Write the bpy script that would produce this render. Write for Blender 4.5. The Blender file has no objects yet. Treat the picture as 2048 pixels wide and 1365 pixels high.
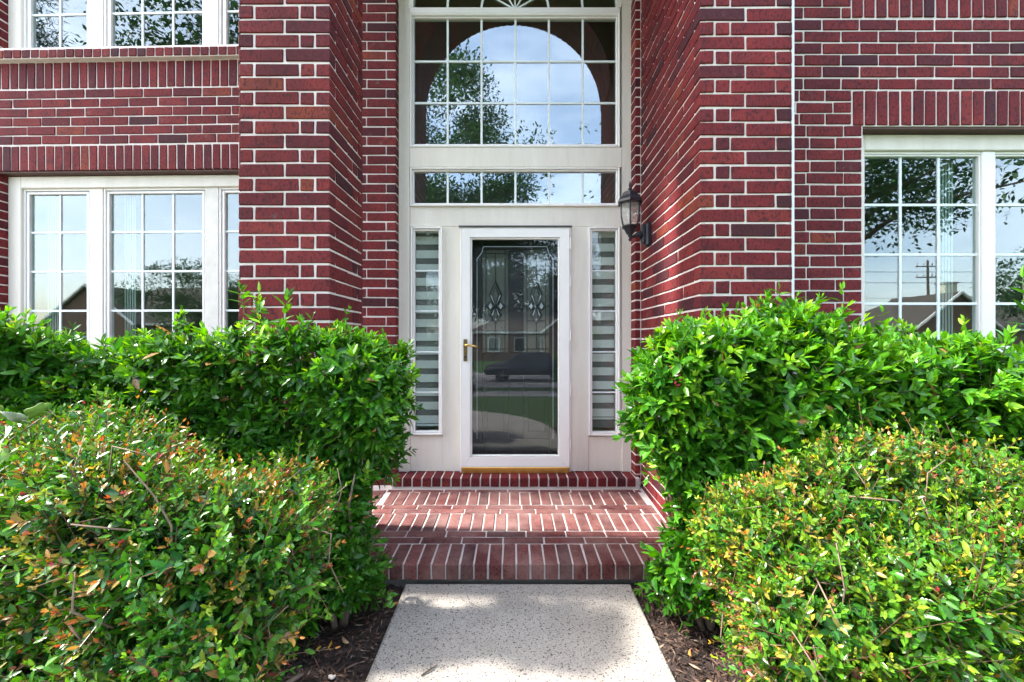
import bpy, bmesh, math, random
import numpy as np
from mathutils import Vector, Matrix, Euler

R = math.radians
random.seed(7)
rng = np.random.default_rng(7)
scene = bpy.context.scene
COL = scene.collection

# ------------------------------------------------------------------ camera, sky, sun, exposure
CAM_Z = 1.37
cam_d = bpy.data.cameras.new("camera")
cam_d.sensor_width = 36.0
cam_d.lens = 36.0 * 830.0 / 2048.0
cam_d.clip_start = 0.05
cam_d.clip_end = 2000.0
cam = bpy.data.objects.new("camera", cam_d)
COL.objects.link(cam)
cam.location = (0, 0, CAM_Z)
cam.rotation_euler = (R(90), 0, 0)
scene.camera = cam

SUN_EL = R(50)
SUN_OFF = math.atan(0.0807)            # the sun stands left of the house, a little behind its front
sun_vec = Vector((-math.cos(SUN_EL) * math.cos(SUN_OFF), math.cos(SUN_EL) * math.sin(SUN_OFF), math.sin(SUN_EL)))

world = bpy.data.worlds.new("World")
scene.world = world
world.use_nodes = True
nt = world.node_tree
nt.nodes.clear()
wo = nt.nodes.new("ShaderNodeOutputWorld")
bg = nt.nodes.new("ShaderNodeBackground")
sky = nt.nodes.new("ShaderNodeTexSky")
sky.sky_type = 'NISHITA'
sky.sun_disc = False
sky.sun_elevation = SUN_EL
sky.sun_rotation = R(270) + SUN_OFF
sky.air_density = 1.0
sky.dust_density = 2.5
sky.ozone_density = 1.0
tc = nt.nodes.new("ShaderNodeTexCoord")
mp = nt.nodes.new("ShaderNodeMapping")
mp.inputs["Scale"].default_value = (1.6, 1.6, 4.5)
cn = nt.nodes.new("ShaderNodeTexNoise")
cn.inputs["Scale"].default_value = 1.4
cn.inputs["Detail"].default_value = 7
cn.inputs["Roughness"].default_value = 0.55
cr = nt.nodes.new("ShaderNodeMapRange")
cr.inputs["From Min"].default_value = 0.42
cr.inputs["From Max"].default_value = 0.66
cr.inputs["To Min"].default_value = 0.06
cr.inputs["To Max"].default_value = 0.32
cm = nt.nodes.new("ShaderNodeMix")
cm.data_type = 'RGBA'
cm.inputs[7].default_value = (9.5, 9.7, 10.0, 1)
nt.links.new(tc.outputs["Generated"], mp.inputs["Vector"])
nt.links.new(mp.outputs[0], cn.inputs["Vector"])
nt.links.new(cn.outputs["Fac"], cr.inputs["Value"])
nt.links.new(cr.outputs[0], cm.inputs[0])
nt.links.new(sky.outputs[0], cm.inputs[6])
nt.links.new(cm.outputs[2], bg.inputs["Color"])
bg.inputs["Strength"].default_value = 0.15
nt.links.new(bg.outputs[0], wo.inputs["Surface"])

sun_d = bpy.data.lights.new("sun", 'SUN')
sun_d.energy = 2.0
sun_d.angle = R(3.5)
sun_d.color = (1.0, 0.95, 0.88)
sun = bpy.data.objects.new("sun", sun_d)
COL.objects.link(sun)
sun.rotation_euler = sun_vec.to_track_quat('Z', 'Y').to_euler()
sun.location = sun_vec * 40

vs = scene.view_settings
vs.view_transform = 'Standard'
vs.look = 'None'
vs.gamma = 1.0
vs.use_curve_mapping = False
vs.exposure = 2.72
scene.cycles.max_bounces = 10
scene.cycles.diffuse_bounces = 5
scene.cycles.glossy_bounces = 4
scene.cycles.transparent_max_bounces = 24
scene.cycles.caustics_reflective = False
scene.cycles.caustics_refractive = False
scene.cycles.use_denoising = True

# ------------------------------------------------------------------ materials
class NT:
    """small wrapper for building node materials"""
    def __init__(self, name):
        self.m = bpy.data.materials.new(name)
        self.m.use_nodes = True
        self.t = self.m.node_tree
        self.b = self.t.nodes["Principled BSDF"]
        self.out = self.t.nodes["Material Output"]
    def n(self, kind, **kw):
        nd = self.t.nodes.new("ShaderNode" + kind)
        for k, v in kw.items():
            if k.startswith("_"):
                setattr(nd, k[1:], v)
            else:
                key = k.replace("_", " ")
                nd.inputs[key].default_value = v
        return nd
    def l(self, a, b):
        self.t.links.new(a, b)
    def mix(self, fac, a, b, blend='MIX'):
        nd = self.t.nodes.new("ShaderNodeMix")
        nd.data_type = 'RGBA'
        nd.blend_type = blend
        for sock, v in ((nd.inputs[0], fac), (nd.inputs[6], a), (nd.inputs[7], b)):
            if isinstance(v, bpy.types.NodeSocket):
                self.l(v, sock)
            elif isinstance(v, (int, float)):
                sock.default_value = v
            else:
                sock.default_value = (*v, 1)
        return nd.outputs[2]
    def ramp(self, src, stops, interp='LINEAR'):
        nd = self.t.nodes.new("ShaderNodeValToRGB")
        nd.color_ramp.interpolation = interp
        els = nd.color_ramp.elements
        while len(els) < len(stops):
            els.new(0.5)
        for e, (p, c) in zip(els, stops):
            e.position = p
            e.color = (*c, 1) if len(c) == 3 else c
        self.l(src, nd.inputs[0])
        return nd.outputs[0]
    def rangef(self, src, a, b, c=0.0, d=1.0):
        nd = self.t.nodes.new("ShaderNodeMapRange")
        nd.inputs["From Min"].default_value = a
        nd.inputs["From Max"].default_value = b
        nd.inputs["To Min"].default_value = c
        nd.inputs["To Max"].default_value = d
        self.l(src, nd.inputs["Value"])
        return nd.outputs[0]
    def bump(self, h, strength=0.3, dist=0.01):
        nd = self.t.nodes.new("ShaderNodeBump")
        nd.inputs["Strength"].default_value = strength
        nd.inputs["Distance"].default_value = dist
        self.l(h, nd.inputs["Height"])
        self.l(nd.outputs[0], self.b.inputs["Normal"])
    def noise(self, vec, scale, detail=4, rough=0.55, dist=0.0):
        nd = self.t.nodes.new("ShaderNodeTexNoise")
        nd.inputs["Scale"].default_value = scale
        nd.inputs["Detail"].default_value = detail
        nd.inputs["Roughness"].default_value = rough
        nd.inputs["Distortion"].default_value = dist
        if vec is not None:
            self.l(vec, nd.inputs["Vector"])
        return nd.outputs["Fac"]
    def objvec(self, rnd=True, scale=(1, 1, 1)):
        tcn = self.t.nodes.new("ShaderNodeTexCoord")
        v = tcn.outputs["Object"]
        if rnd:
            oi = self.t.nodes.new("ShaderNodeObjectInfo")
            ad = self.t.nodes.new("ShaderNodeVectorMath")
            ad.operation = 'MULTIPLY_ADD'
            self.l(oi.outputs["Random"], ad.inputs[0])
            ad.inputs[1].default_value = (37.0, 53.0, 71.0)
            self.l(v, ad.inputs[2])
            v = ad.outputs[0]
        mpn = self.t.nodes.new("ShaderNodeMapping")
        mpn.inputs["Scale"].default_value = scale
        self.l(v, mpn.inputs["Vector"])
        return mpn.outputs[0]
    def worldvec(self, scale=(1, 1, 1)):
        g = self.t.nodes.new("ShaderNodeNewGeometry")
        mpn = self.t.nodes.new("ShaderNodeMapping")
        mpn.inputs["Scale"].default_value = scale
        self.l(g.outputs["Position"], mpn.inputs["Vector"])
        return mpn.outputs[0]

MATS = {}

BRICK_STOPS = [(0.0, (.165, .0190, .0195)), (0.18, (.195, .0245, .0235)), (0.34, (.150, .0165, .0180)), (0.46, (.118, .0150, .0180)),
               (0.58, (.180, .0205, .0205)), (0.70, (.095, .0150, .0195)), (0.77, (.168, .0185, .0190)), (0.84, (.056, .0140, .0185)),
               (0.91, (.215, .0300, .0260)), (0.97, (.240, .0450, .0240))]

def brick_mat(name, per_object=True, stops=BRICK_STOPS, rough=0.78, dusty=0.0):
    k = NT(name)
    v = k.objvec(rnd=per_object)
    if per_object:
        oi = k.n("ObjectInfo")
        rnd = oi.outputs["Random"]
    else:
        at = k.n("Attribute", _attribute_name="rnd")
        rnd = at.outputs["Fac"]
    base = k.ramp(rnd, stops, 'CONSTANT')
    # fired colour drifting across the brick
    drift = k.rangef(k.noise(v, 7.0, 3), 0.35, 0.68)
    base = k.mix(drift, base, k.mix(0.55, base, (.070, .015, .021)))
    # fine dark wire-cut flecks
    vm = k.objvec(rnd=per_object, scale=(1.0, 1.0, 0.55))
    fl = k.rangef(k.noise(vm, 85.0, 4, 0.6), 0.525, 0.595)
    base = k.mix(k.mix(1.0, fl, (.72, .72, .72), 'MULTIPLY'), base, (.030, .010, .014))
    li = k.rangef(k.noise(v, 48.0, 5, .65), 0.56, 0.76, 0.0, 0.30)
    base = k.mix(li, base, (.30, .075, .07))
    st_ = k.rangef(k.noise(k.worldvec((1, 1, .45)), 1.3, 6, 0.65), 0.32, 0.70, 0.72, 1.22)
    sc_ = k.n("VectorMath", _operation='SCALE')
    k.l(base, sc_.inputs[0]); k.l(st_, sc_.inputs["Scale"])
    base = sc_.outputs[0]
    ef = k.rangef(k.noise(k.worldvec(), 9.0, 7, 0.75), 0.62, 0.80, 0.0, 0.45)
    base = k.mix(ef, base, (.34, .24, .22))
    if dusty:
        du = k.rangef(k.noise(k.worldvec(), 3.5, 6, 0.65), 0.38, 0.70, 0.0, dusty)
        base = k.mix(du, base, (.40, .25, .22))
    k.l(base, k.b.inputs["Base Color"])
    k.b.inputs["Roughness"].default_value = rough
    k.b.inputs["Specular IOR Level"].default_value = 0.2
    k.bump(k.noise(vm, 130.0, 6, 0.65), 0.55, 0.003)
    return k.m

def simple_mat(name, color, rough=0.5, var=0.06, nscale=6.0, bump=0.0, bscale=120.0, metal=0.0, spec=0.5, dirt=None, rnd=True):
    k = NT(name)
    v = k.objvec(rnd=rnd)
    n = k.rangef(k.noise(v, nscale, 5), 0.3, 0.7)
    lo = tuple(c * (1 - var) for c in color)
    hi = tuple(min(1, c * (1 + var)) for c in color)
    base = k.mix(n, lo, hi)
    if dirt:
        d = k.rangef(k.noise(v, nscale * 2.3, 7, 0.7), 0.55, 0.75, 0.0, dirt[1])
        base = k.mix(d, base, dirt[0])
    k.l(base, k.b.inputs["Base Color"])
    k.b.inputs["Roughness"].default_value = rough
    k.b.inputs["Metallic"].default_value = metal
    k.b.inputs["Specular IOR Level"].default_value = spec
    if bump:
        k.bump(k.noise(v, bscale, 5, 0.6), bump, 0.003)
    return k.m

def glass_mat(name, refl=0.2, tint=(.80, .88, .86), gcol=(.94, .98, 1.0), wav=0.0, brighten=0.0):
    k = NT(name)
    k.t.nodes.remove(k.b)
    tr = k.n("BsdfTransparent", Color=(*tint, 1))
    gl = k.n("BsdfGlossy", Color=(*gcol, 1), Roughness=0.0)
    lw = k.n("LayerWeight", Blend=0.5)
    pw = k.n("Math", _operation='POWER')
    k.l(lw.outputs["Facing"], pw.inputs[0])
    pw.inputs[1].default_value = 4.0
    ad = k.n("Math", _operation='MULTIPLY_ADD', _use_clamp=True)
    k.l(pw.outputs[0], ad.inputs[0])
    ad.inputs[1].default_value = 0.85
    ad.inputs[2].default_value = 0.04 + refl
    mx = k.n("MixShader")
    k.l(ad.outputs[0], mx.inputs[0])
    k.l(tr.outputs[0], mx.inputs[1])
    k.l(gl.outputs[0], mx.inputs[2])
    if brighten:
        df = k.n("BsdfDiffuse", Color=(.78, .78, .68, 1))  # pale diffuse mixed in so the glass looks brighter
        m2 = k.n("MixShader", Fac=brighten)
        k.l(mx.outputs[0], m2.inputs[1]); k.l(df.outputs[0], m2.inputs[2])
        mx = m2
    if wav:
        bp = k.n("Bump", Strength=wav, Distance=0.01)
        k.l(k.noise(k.worldvec(), 1.6, 1), bp.inputs["Height"])
        k.l(bp.outputs[0], gl.inputs["Normal"])
    k.l(mx.outputs[0], k.out.inputs["Surface"])
    return k.m

def leaf_mat(name, rough=0.3, transl=0.3, spec=0.5):
    k = NT(name)
    at = k.n("Attribute", _attribute_name="Col")
    v = k.worldvec()
    n = k.rangef(k.noise(v, 30.0, 3), 0.3, 0.7, 0.78, 1.2)
    c = k.n("VectorMath", _operation='SCALE')
    k.l(at.outputs["Color"], c.inputs[0])
    k.l(n, c.inputs["Scale"])
    k.l(c.outputs[0], k.b.inputs["Base Color"])
    k.b.inputs["Roughness"].default_value = rough
    k.b.inputs["Specular IOR Level"].default_value = spec
    tl = k.n("BsdfTranslucent")
    hs = k.n("HueSaturation", Hue=0.485, Saturation=1.1, Value=1.5)
    k.l(c.outputs[0], hs.inputs["Color"])
    k.l(hs.outputs[0], tl.inputs["Color"])
    mx = k.n("MixShader", Fac=transl)
    k.l(k.b.outputs[0], mx.inputs[1])
    k.l(tl.outputs[0], mx.inputs[2])
    k.l(mx.outputs[0], k.out.inputs["Surface"])
    return k.m

M = MATS
M['brick'] = brick_mat("fired_brick")
M['brick_mass'] = brick_mat("fired_brick_courses", per_object=False)
PAVER_STOPS = [(0.0, (.150, .046, .040)), (0.2, (.180, .060, .052)), (0.42, (.110, .040, .037)), (0.6, (.160, .051, .044)),
               (0.74, (.078, .036, .036)), (0.84, (.190, .070, .058)), (0.94, (.128, .045, .040))]
M['paver'] = brick_mat("paver_brick", stops=PAVER_STOPS, rough=0.7, dusty=0.45)
M['mortar'] = simple_mat("mortar", (.70, .625, .585), 0.9, 0.10, 14.0, 0.5, 160.0, dirt=((.45, .39, .36), 0.45))
M['porch_mortar'] = simple_mat("porch_mortar", (.52, .47, .44), 0.9, 0.12, 9.0, 0.5, 160.0, dirt=((.25, .21, .20), 0.6))
k = NT("beige_trim_paint")
v = k.worldvec((1, 1, .16)); v2 = k.worldvec()
c = k.mix(k.rangef(k.noise(v, 7.0, 6, 0.65), 0.3, 0.7), (.69, .64, .555), (.79, .74, .655))
c = k.mix(k.rangef(k.noise(v, 26.0, 6, 0.7), 0.56, 0.78, 0, .35), c, (.46, .42, .35))
c = k.mix(k.rangef(k.noise(v2, 60.0, 3, 0.6), 0.69, 0.74, 0, .5), c, (.40, .36, .31))
k.l(c, k.b.inputs["Base Color"])
k.b.inputs["Roughness"].default_value = 0.5
k.bump(k.noise(k.worldvec((1, 1, .25)), 45.0, 6, 0.65), 0.22, 0.004)
M['trim'] = k.m
M['trim_rough'] = simple_mat("weathered_beige_board", (.68, .65, .59), 0.65, 0.08, 9.0, 0.9, 40.0, dirt=((.45, .42, .38), 0.4))
M['vinyl'] = simple_mat("white_vinyl", (.84, .825, .795), 0.35, 0.02, 3.0)
M['muntin'] = simple_mat("window_grille_white", (.76, .83, .82), 0.4, 0.02, 3.0)
M['door_white'] = simple_mat("white_door_paint", (.84, .825, .795), 0.32, 0.025, 3.0, dirt=((.6, .6, .6), 0.12))
M['gap'] = simple_mat("grey_gasket", (.16, .16, .17), 0.7, 0.1)
M['steel_lintel'] = simple_mat("rusty_steel_lintel", (.075, .035, .025), 0.75, 0.3, 12.0, dirt=((.16, .10, .05), 0.6))
M['brass'] = simple_mat("brass", (.62, .40, .12), 0.3, 0.12, 12.0, metal=1.0)
M['dark_brass'] = simple_mat("aged_brass", (.24, .17, .07), 0.38, 0.2, 30.0, metal=1.0)
M['black_metal'] = simple_mat("black_painted_metal", (.014, .017, .024), 0.38, 0.15, 20.0, 0.12, 200.0)
M['door_wood'] = simple_mat("dark_stained_door", (.018, .014, .016), 0.42, 0.3, 8.0, 0.1, 90.0)
M['came'] = simple_mat("dark_came_metal", (.05, .05, .055), 0.4, 0.2, metal=0.6)
M['bevel_line'] = simple_mat("etched_glass_line", (.72, .74, .76), 0.35, 0.1)
M['shade'] = simple_mat("pale_shade_fabric", (.80, .83, .80), 0.8, 0.03, 20.0, 0.1, 300.0)
M['dark_sheet'] = simple_mat("dark_backing_sheet", (.22, .22, .21), 0.9, 0.05, 20.0)
M['footing'] = simple_mat("shade_dark_footing", (.12, .11, .10), 0.95, 0.3, 9.0, 0.6, 60.0, dirt=((.05, .045, .04), 0.8))  # colour darkened to stand for shade in the gap under the step bricks
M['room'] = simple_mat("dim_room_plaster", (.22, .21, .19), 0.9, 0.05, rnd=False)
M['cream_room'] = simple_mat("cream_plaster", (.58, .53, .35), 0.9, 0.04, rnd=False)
M['curtain'] = simple_mat("pale_casing", (.55, .60, .56), 0.7, 0.05)
M['glass'] = glass_mat("coated_window_glass", 0.045, wav=0.006)
M['high_glass'] = glass_mat("coated_tall_window_glass", 0.115, wav=0.006)
M['side_glass'] = glass_mat("clear_sidelight_glass", 0.0, (.90, .935, .92), wav=0.004)
M['door_glass'] = glass_mat("storm_door_glass", 0.0, (.86, .89, .90), wav=0.004)
M['lead_glass'] = glass_mat("brightened_leaded_glass", 0.02, (.88, .90, .88), brighten=0.16)  # pale diffuse share makes the door lights look lit against the dark wood
M['lamp_glass'] = glass_mat("lantern_glass", 0.07, (.97, .98, 1.0), wav=0.06, brighten=0.22)  # pale diffuse share stands in for bright reflections on the lantern panes
M['leaf'] = leaf_mat("glossy_hedge_leaf", 0.23, 0.30, 0.36)
M['leaf_small'] = leaf_mat("small_hedge_leaf", 0.28, 0.22, 0.36)
M['tree_leaf'] = leaf_mat("tree_leaf", 0.5, 0.25, 0.3)
M['twig'] = simple_mat("grey_brown_twig", (.20, .145, .105), 0.85, 0.3, 40.0, 0.6, 200.0)
M['pale_twig'] = simple_mat("pale_twig", (.17, .115, .078), 0.8, 0.25, 60.0)
M['bark'] = simple_mat("tree_bark", (.10, .075, .058), 0.9, 0.35, 6.0, 0.8, 30.0)
M['chip'] = leaf_mat("mulch_chip", 0.8, 0.02, 0.2)
M['caulk'] = simple_mat("white_joint_sealant", (.76, .76, .76), 0.5, 0.04, 20.0)

# pavement concrete with exposed aggregate pits
k = NT("exposed_concrete")
v = k.worldvec()
big = k.rangef(k.noise(v, 1.9, 5, 0.6), 0.36, 0.66)
c = k.mix(big, (.31, .275, .235), (.43, .388, .335))
c = k.mix(k.rangef(k.noise(v, 60.0, 4, 0.7), 0.35, 0.7, 0, 0.5), c, (.50, .475, .44))
vo = k.n("TexVoronoi", Scale=88.0)
k.l(v, vo.inputs["Vector"])
pit = k.rangef(vo.outputs["Distance"], 0.26, 0.44, 1.0, 0.0)
pm = k.rangef(k.noise(v, 60.0, 3), 0.44, 0.56)
pf = k.n("Math", _operation='MULTIPLY')
k.l(pit, pf.inputs[0]); k.l(pm, pf.inputs[1])
c = k.mix(k.mix(1.0, pf.outputs[0], (.95, .95, .95), 'MULTIPLY'), c, (.06, .05, .042))
fine = k.rangef(k.noise(v, 150.0, 4, 0.65), 0.53, 0.62)
c = k.mix(k.mix(1.0, fine, (.8, .8, .8), 'MULTIPLY'), c, (.10, .088, .078))
stain = k.rangef(k.noise(v, 3.6, 7, 0.72), 0.54, 0.74, 0, 0.5)
c = k.mix(stain, c, (.24, .20, .165))
k.l(c, k.b.inputs["Base Color"])
k.b.inputs["Roughness"].default_value = 0.9
sub = k.n("Math", _operation='SUBTRACT')
k.l(fine, sub.inputs[0]); k.l(pf.outputs[0], sub.inputs[1])
k.bump(sub.outputs[0], 0.45, 0.004)
M['concrete'] = k.m

k = NT("dark_mulch_soil")
v = k.worldvec()
c = k.mix(k.rangef(k.noise(v, 34.0, 6, 0.7), 0.35, 0.68), (.016, .011, .009), (.080, .052, .040))
k.l(c, k.b.inputs["Base Color"])
k.b.inputs["Roughness"].default_value = 0.95
k.bump(k.noise(v, 55.0, 6, 0.7), 0.9, 0.03)
M['mulch'] = k.m

k = NT("lawn_grass")
v = k.worldvec()
c = k.mix(k.rangef(k.noise(v, 0.7, 6, 0.65), 0.35, 0.65), (.045, .115, .014), (.085, .175, .028))
c = k.mix(k.rangef(k.noise(v, 55.0, 4, 0.7), 0.4, 0.65, 0, 0.8), c, (.025, .07, .01))
k.l(c, k.b.inputs["Base Color"])
k.b.inputs["Roughness"].default_value = 0.85
k.bump(k.noise(v, 90.0, 5, 0.7), 1.0, 0.05)
M['lawn'] = k.m
M['road'] = simple_mat("pale_road_concrete", (.30, .275, .26), 0.9, 0.12, 0.8, 0.3, 60.0, rnd=False)
M['roof'] = simple_mat("brown_shingle", (.085, .068, .055), 0.9, 0.25, 3.0, 0.6, 14.0)
M['far_brick'] = simple_mat("tan_house_brick", (.23, .135, .095), 0.9, 0.2, 5.0, 0.4, 40.0)
M['far_cream'] = simple_mat("cream_siding", (.60, .54, .40), 0.8, 0.05, 3.0)
M['far_white'] = simple_mat("white_far_trim", (.75, .74, .70), 0.6, 0.04)
M['far_glass'] = simple_mat("dark_far_window", (.03, .035, .04), 0.08, 0.1)
M['car_paint'] = simple_mat("navy_car_paint", (.02, .028, .05), 0.18, 0.05)
M['tyre'] = simple_mat("tyre_rubber", (.015, .015, .016), 0.8, 0.1)
M['alloy'] = simple_mat("bright_alloy", (.62, .63, .65), 0.3, 0.05, metal=0.9)
M['lamp_lens'] = simple_mat("clear_lens", (.6, .62, .65), 0.12, 0.05)
M['wood_pole'] = simple_mat("weathered_pole_wood", (.13, .095, .07), 0.9, 0.25, 4.0, 0.6, 40.0)
M['plain_grey'] = simple_mat("grey_plastic", (.50, .51, .55), 0.45, 0.05)

# ------------------------------------------------------------------ mesh helpers
def link(o, parent=None, loc=None):
    COL.objects.link(o)
    if parent is not None:
        o.parent = parent
        if loc is not None:
            o.location = Vector(loc) - parent.location
    elif loc is not None:
        o.location = loc
    return o

def tag(o, label=None, cat=None, group=None, kind=None):
    if label: o["label"] = label
    if cat: o["category"] = cat
    if group: o["group"] = group
    if kind: o["kind"] = kind
    return o

def thing(name, loc, label, cat, group=None, rz=0.0):
    o = bpy.data.objects.new(name, None)
    o.empty_display_size = 0.1
    COL.objects.link(o)
    o.location = loc
    o.rotation_euler = (0, 0, rz)
    return tag(o, label, cat, group)

BOXES = {}
def box_mesh(dx, dy, dz, mat, bev=0.003, variant=0, jit=0.0):
    key = (round(dx, 3), round(dy, 3), round(dz, 3), mat, round(bev, 4), variant)
    if key in BOXES:
        return BOXES[key]
    bm = bmesh.new()
    bmesh.ops.create_cube(bm, size=1.0)
    r = random.Random(hash(key) & 0xffff)
    for vtx in bm.verts:
        vtx.co.x *= dx; vtx.co.y *= dy; vtx.co.z *= dz
        if jit:
            vtx.co += Vector((r.uniform(-jit, jit), r.uniform(-jit, jit), r.uniform(-jit, jit)))
    b = min(bev, dx * 0.3, dy * 0.3, dz * 0.3)
    if b > 0.0002:
        bmesh.ops.bevel(bm, geom=list(bm.edges), offset=b, segments=1, affect='EDGES', profile=0.5)
    me = bpy.data.meshes.new("box")
    bm.to_mesh(me); bm.free()
    me.materials.append(M[mat])
    BOXES[key] = me
    return me

def box(name, x0, x1, y0, y1, z0, z1, mat, parent=None, bev=0.003, variant=0, jit=0.0):
    me = box_mesh(abs(x1 - x0), abs(y1 - y0), abs(z1 - z0), mat, bev, variant, jit)
    o = bpy.data.objects.new(name, me)
    return link(o, parent, ((x0 + x1) / 2, (y0 + y1) / 2, (z0 + z1) / 2))

def mesh_obj(name, verts, faces, mat, parent=None, smooth=False, loc=(0, 0, 0)):
    me = bpy.data.meshes.new(name)
    me.from_pydata([tuple(v) for v in verts], [], faces)
    me.materials.append(M[mat])
    if smooth:
        for p in me.polygons: p.use_smooth = True
    me.update()
    o = bpy.data.objects.new(name, me)
    return link(o, parent, loc)

class MB:
    """collects simple solids into one mesh"""
    def __init__(self): self.v = []; self.f = []
    def box(self, x0, x1, y0, y1, z0, z1):
        b = len(self.v)
        self.v += [(x0, y0, z0), (x1, y0, z0), (x1, y1, z0), (x0, y1, z0), (x0, y0, z1), (x1, y0, z1), (x1, y1, z1), (x0, y1, z1)]
        self.f += [tuple(b + i for i in q) for q in ((0, 3, 2, 1), (4, 5, 6, 7), (0, 1, 5, 4), (1, 2, 6, 5), (2, 3, 7, 6), (3, 0, 4, 7))]
        return self
    def tube(self, pts, rad, sides=6, cap=True):
        pts = [Vector(p) for p in pts]
        if not isinstance(rad, (list, tuple)): rad = [rad] * len(pts)
        b = len(self.v)
        prev = None
        for i, p in enumerate(pts):
            d = (pts[min(i + 1, len(pts) - 1)] - pts[max(i - 1, 0)]).normalized()
            if prev is None:
                u = d.orthogonal().normalized()
            else:
                u = (prev - d * prev.dot(d))
                u = u.normalized() if u.length > 1e-6 else d.orthogonal().normalized()
            prev = u
            w = d.cross(u)
            for s in range(sides):
                a = 2 * math.pi * s / sides
                self.v.append(tuple(p + (u * math.cos(a) + w * math.sin(a)) * rad[i]))
        for i in range(len(pts) - 1):
            for s in range(sides):
                t = (s + 1) % sides
                self.f.append((b + i * sides + s, b + i * sides + t, b + (i + 1) * sides + t, b + (i + 1) * sides + s))
        if cap:
            self.f.append(tuple(b + s for s in reversed(range(sides))))
            self.f.append(tuple(b + (len(pts) - 1) * sides + s for s in range(sides)))
        return self
    def lathe(self, c, prof, sides=6, rot=0.0, cap=True):
        b = len(self.v)
        for r, z in prof:
            for s in range(sides):
                a = rot + 2 * math.pi * s / sides
                self.v.append((c[0] + r * math.cos(a), c[1] + r * math.sin(a), c[2] + z))
        for i in range(len(prof) - 1):
            for s in range(sides):
                t = (s + 1) % sides
                self.f.append((b + i * sides + s, b + i * sides + t, b + (i + 1) * sides + t, b + (i + 1) * sides + s))
        if cap:
            self.f.append(tuple(b + s for s in reversed(range(sides))))
            self.f.append(tuple(b + (len(prof) - 1) * sides + s for s in range(sides)))
        return self
    def build(self, name, mat, parent=None, smooth=False):
        if parent is not None:
            q = parent.location
            vv = [(a - q.x, bb - q.y, cc - q.z) for a, bb, cc in self.v]
            o = mesh_obj(name, vv, self.f, mat, None, smooth)
            o.parent = parent
            return o
        return mesh_obj(name, self.v, self.f, mat, None, smooth)

def in_view(p, m=70):
    if p[1] < 0.2: return False
    px = 1024 + 830 * p[0] / p[1]
    py = 682 - 830 * (p[2] - CAM_Z) / p[1]
    return -m < px < 2048 + m and -m < py < 1365 + m

class Wall:
    """bricks of one wall thing: those the picture shows are objects, the rest one joined part"""
    def __init__(self, root, zmin_seen=0.0):
        self.root = root; self.rest = []; self.n = 0; self.zmin = zmin_seen
    def brick(self, x0, x1, y0, y1, z0, z1, piv=None, ang=0.0, mat='brick', hide=False):
        c = Vector(((x0 + x1) / 2, (y0 + y1) / 2, (z0 + z1) / 2))
        if piv is not None and ang:
            dx, dy = c.x - piv[0], c.y - piv[1]
            ca, sa = math.cos(ang), math.sin(ang)
            c = Vector((piv[0] + dx * ca - dy * sa, piv[1] + dx * sa + dy * ca, c.z))
        d = (x1 - x0, y1 - y0, z1 - z0)
        wc = c.copy()
        rz = self.root.rotation_euler.z
        if rz:
            q = c - self.root.location
            wc = self.root.location + Vector((q.x * math.cos(rz) - q.y * math.sin(rz), q.x * math.sin(rz) + q.y * math.cos(rz), q.z))
        if not hide and in_view(wc) and wc.z > self.zmin and self.n < 300:
            me = box_mesh(*d, mat, 0.0035, random.randrange(4), 0.0016)
            o = bpy.data.objects.new("brick", me)
            COL.objects.link(o)
            o.parent = self.root
            o.location = c - self.root.location + Vector((random.uniform(-.0012, .0012), random.uniform(-.0012, .0012), random.uniform(-.0015, .0015)))
            o.rotation_euler = (random.uniform(-.004, .004), random.uniform(-.006, .006), ang + random.uniform(-.004, .004))
            self.n += 1
        else:
            self.rest.append((c, d, ang))
    def finish(self, mat='brick_mass'):
        if not self.rest: return
        vs_, fs, rn = [], [], []
        for c, d, a in self.rest:
            b = len(vs_)
            ca, sa = math.cos(a), math.sin(a)
            for sx, sy, sz in ((-1, -1, -1), (1, -1, -1), (1, 1, -1), (-1, 1, -1), (-1, -1, 1), (1, -1, 1), (1, 1, 1), (-1, 1, 1)):
                x, y, z = sx * d[0] / 2, sy * d[1] / 2, sz * d[2] / 2
                p = c - self.root.location
                vs_.append((p.x + x * ca - y * sa, p.y + x * sa + y * ca, p.z + z))
            fs += [tuple(b + i for i in q) for q in ((0, 3, 2, 1), (4, 5, 6, 7), (0, 1, 5, 4), (1, 2, 6, 5), (2, 3, 7, 6), (3, 0, 4, 7))]
            rn += [random.random()] * 8
        o = mesh_obj("brick_courses", vs_, fs, mat)
        at = o.data.attributes.new("rnd", 'FLOAT', 'POINT')
        at.data.foreach_set("value", rn)
        o.parent = self.root
        o["kind"] = "stuff"

CO = 0.080        # course height
BH = 0.0680       # brick height
BL = 0.2425        # stretcher
BP = 0.254        # stretcher pitch
BT = 0.078        # brick thickness (header)
PR = 0.0068       # brick proud of mortar

def run_bond(w, x0, x1, yf, z0, phase, skip=None):
    """one course on a wall facing the street between x0 and x1"""
    x = x0 + phase - BP
    while x < x1:
        a, b = max(x, x0), min(x + BL, x1)
        if b - a > 0.03:
            w.brick(a, b, yf - PR, yf + BT, z0, z0 + BH)
        x += BP

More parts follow.
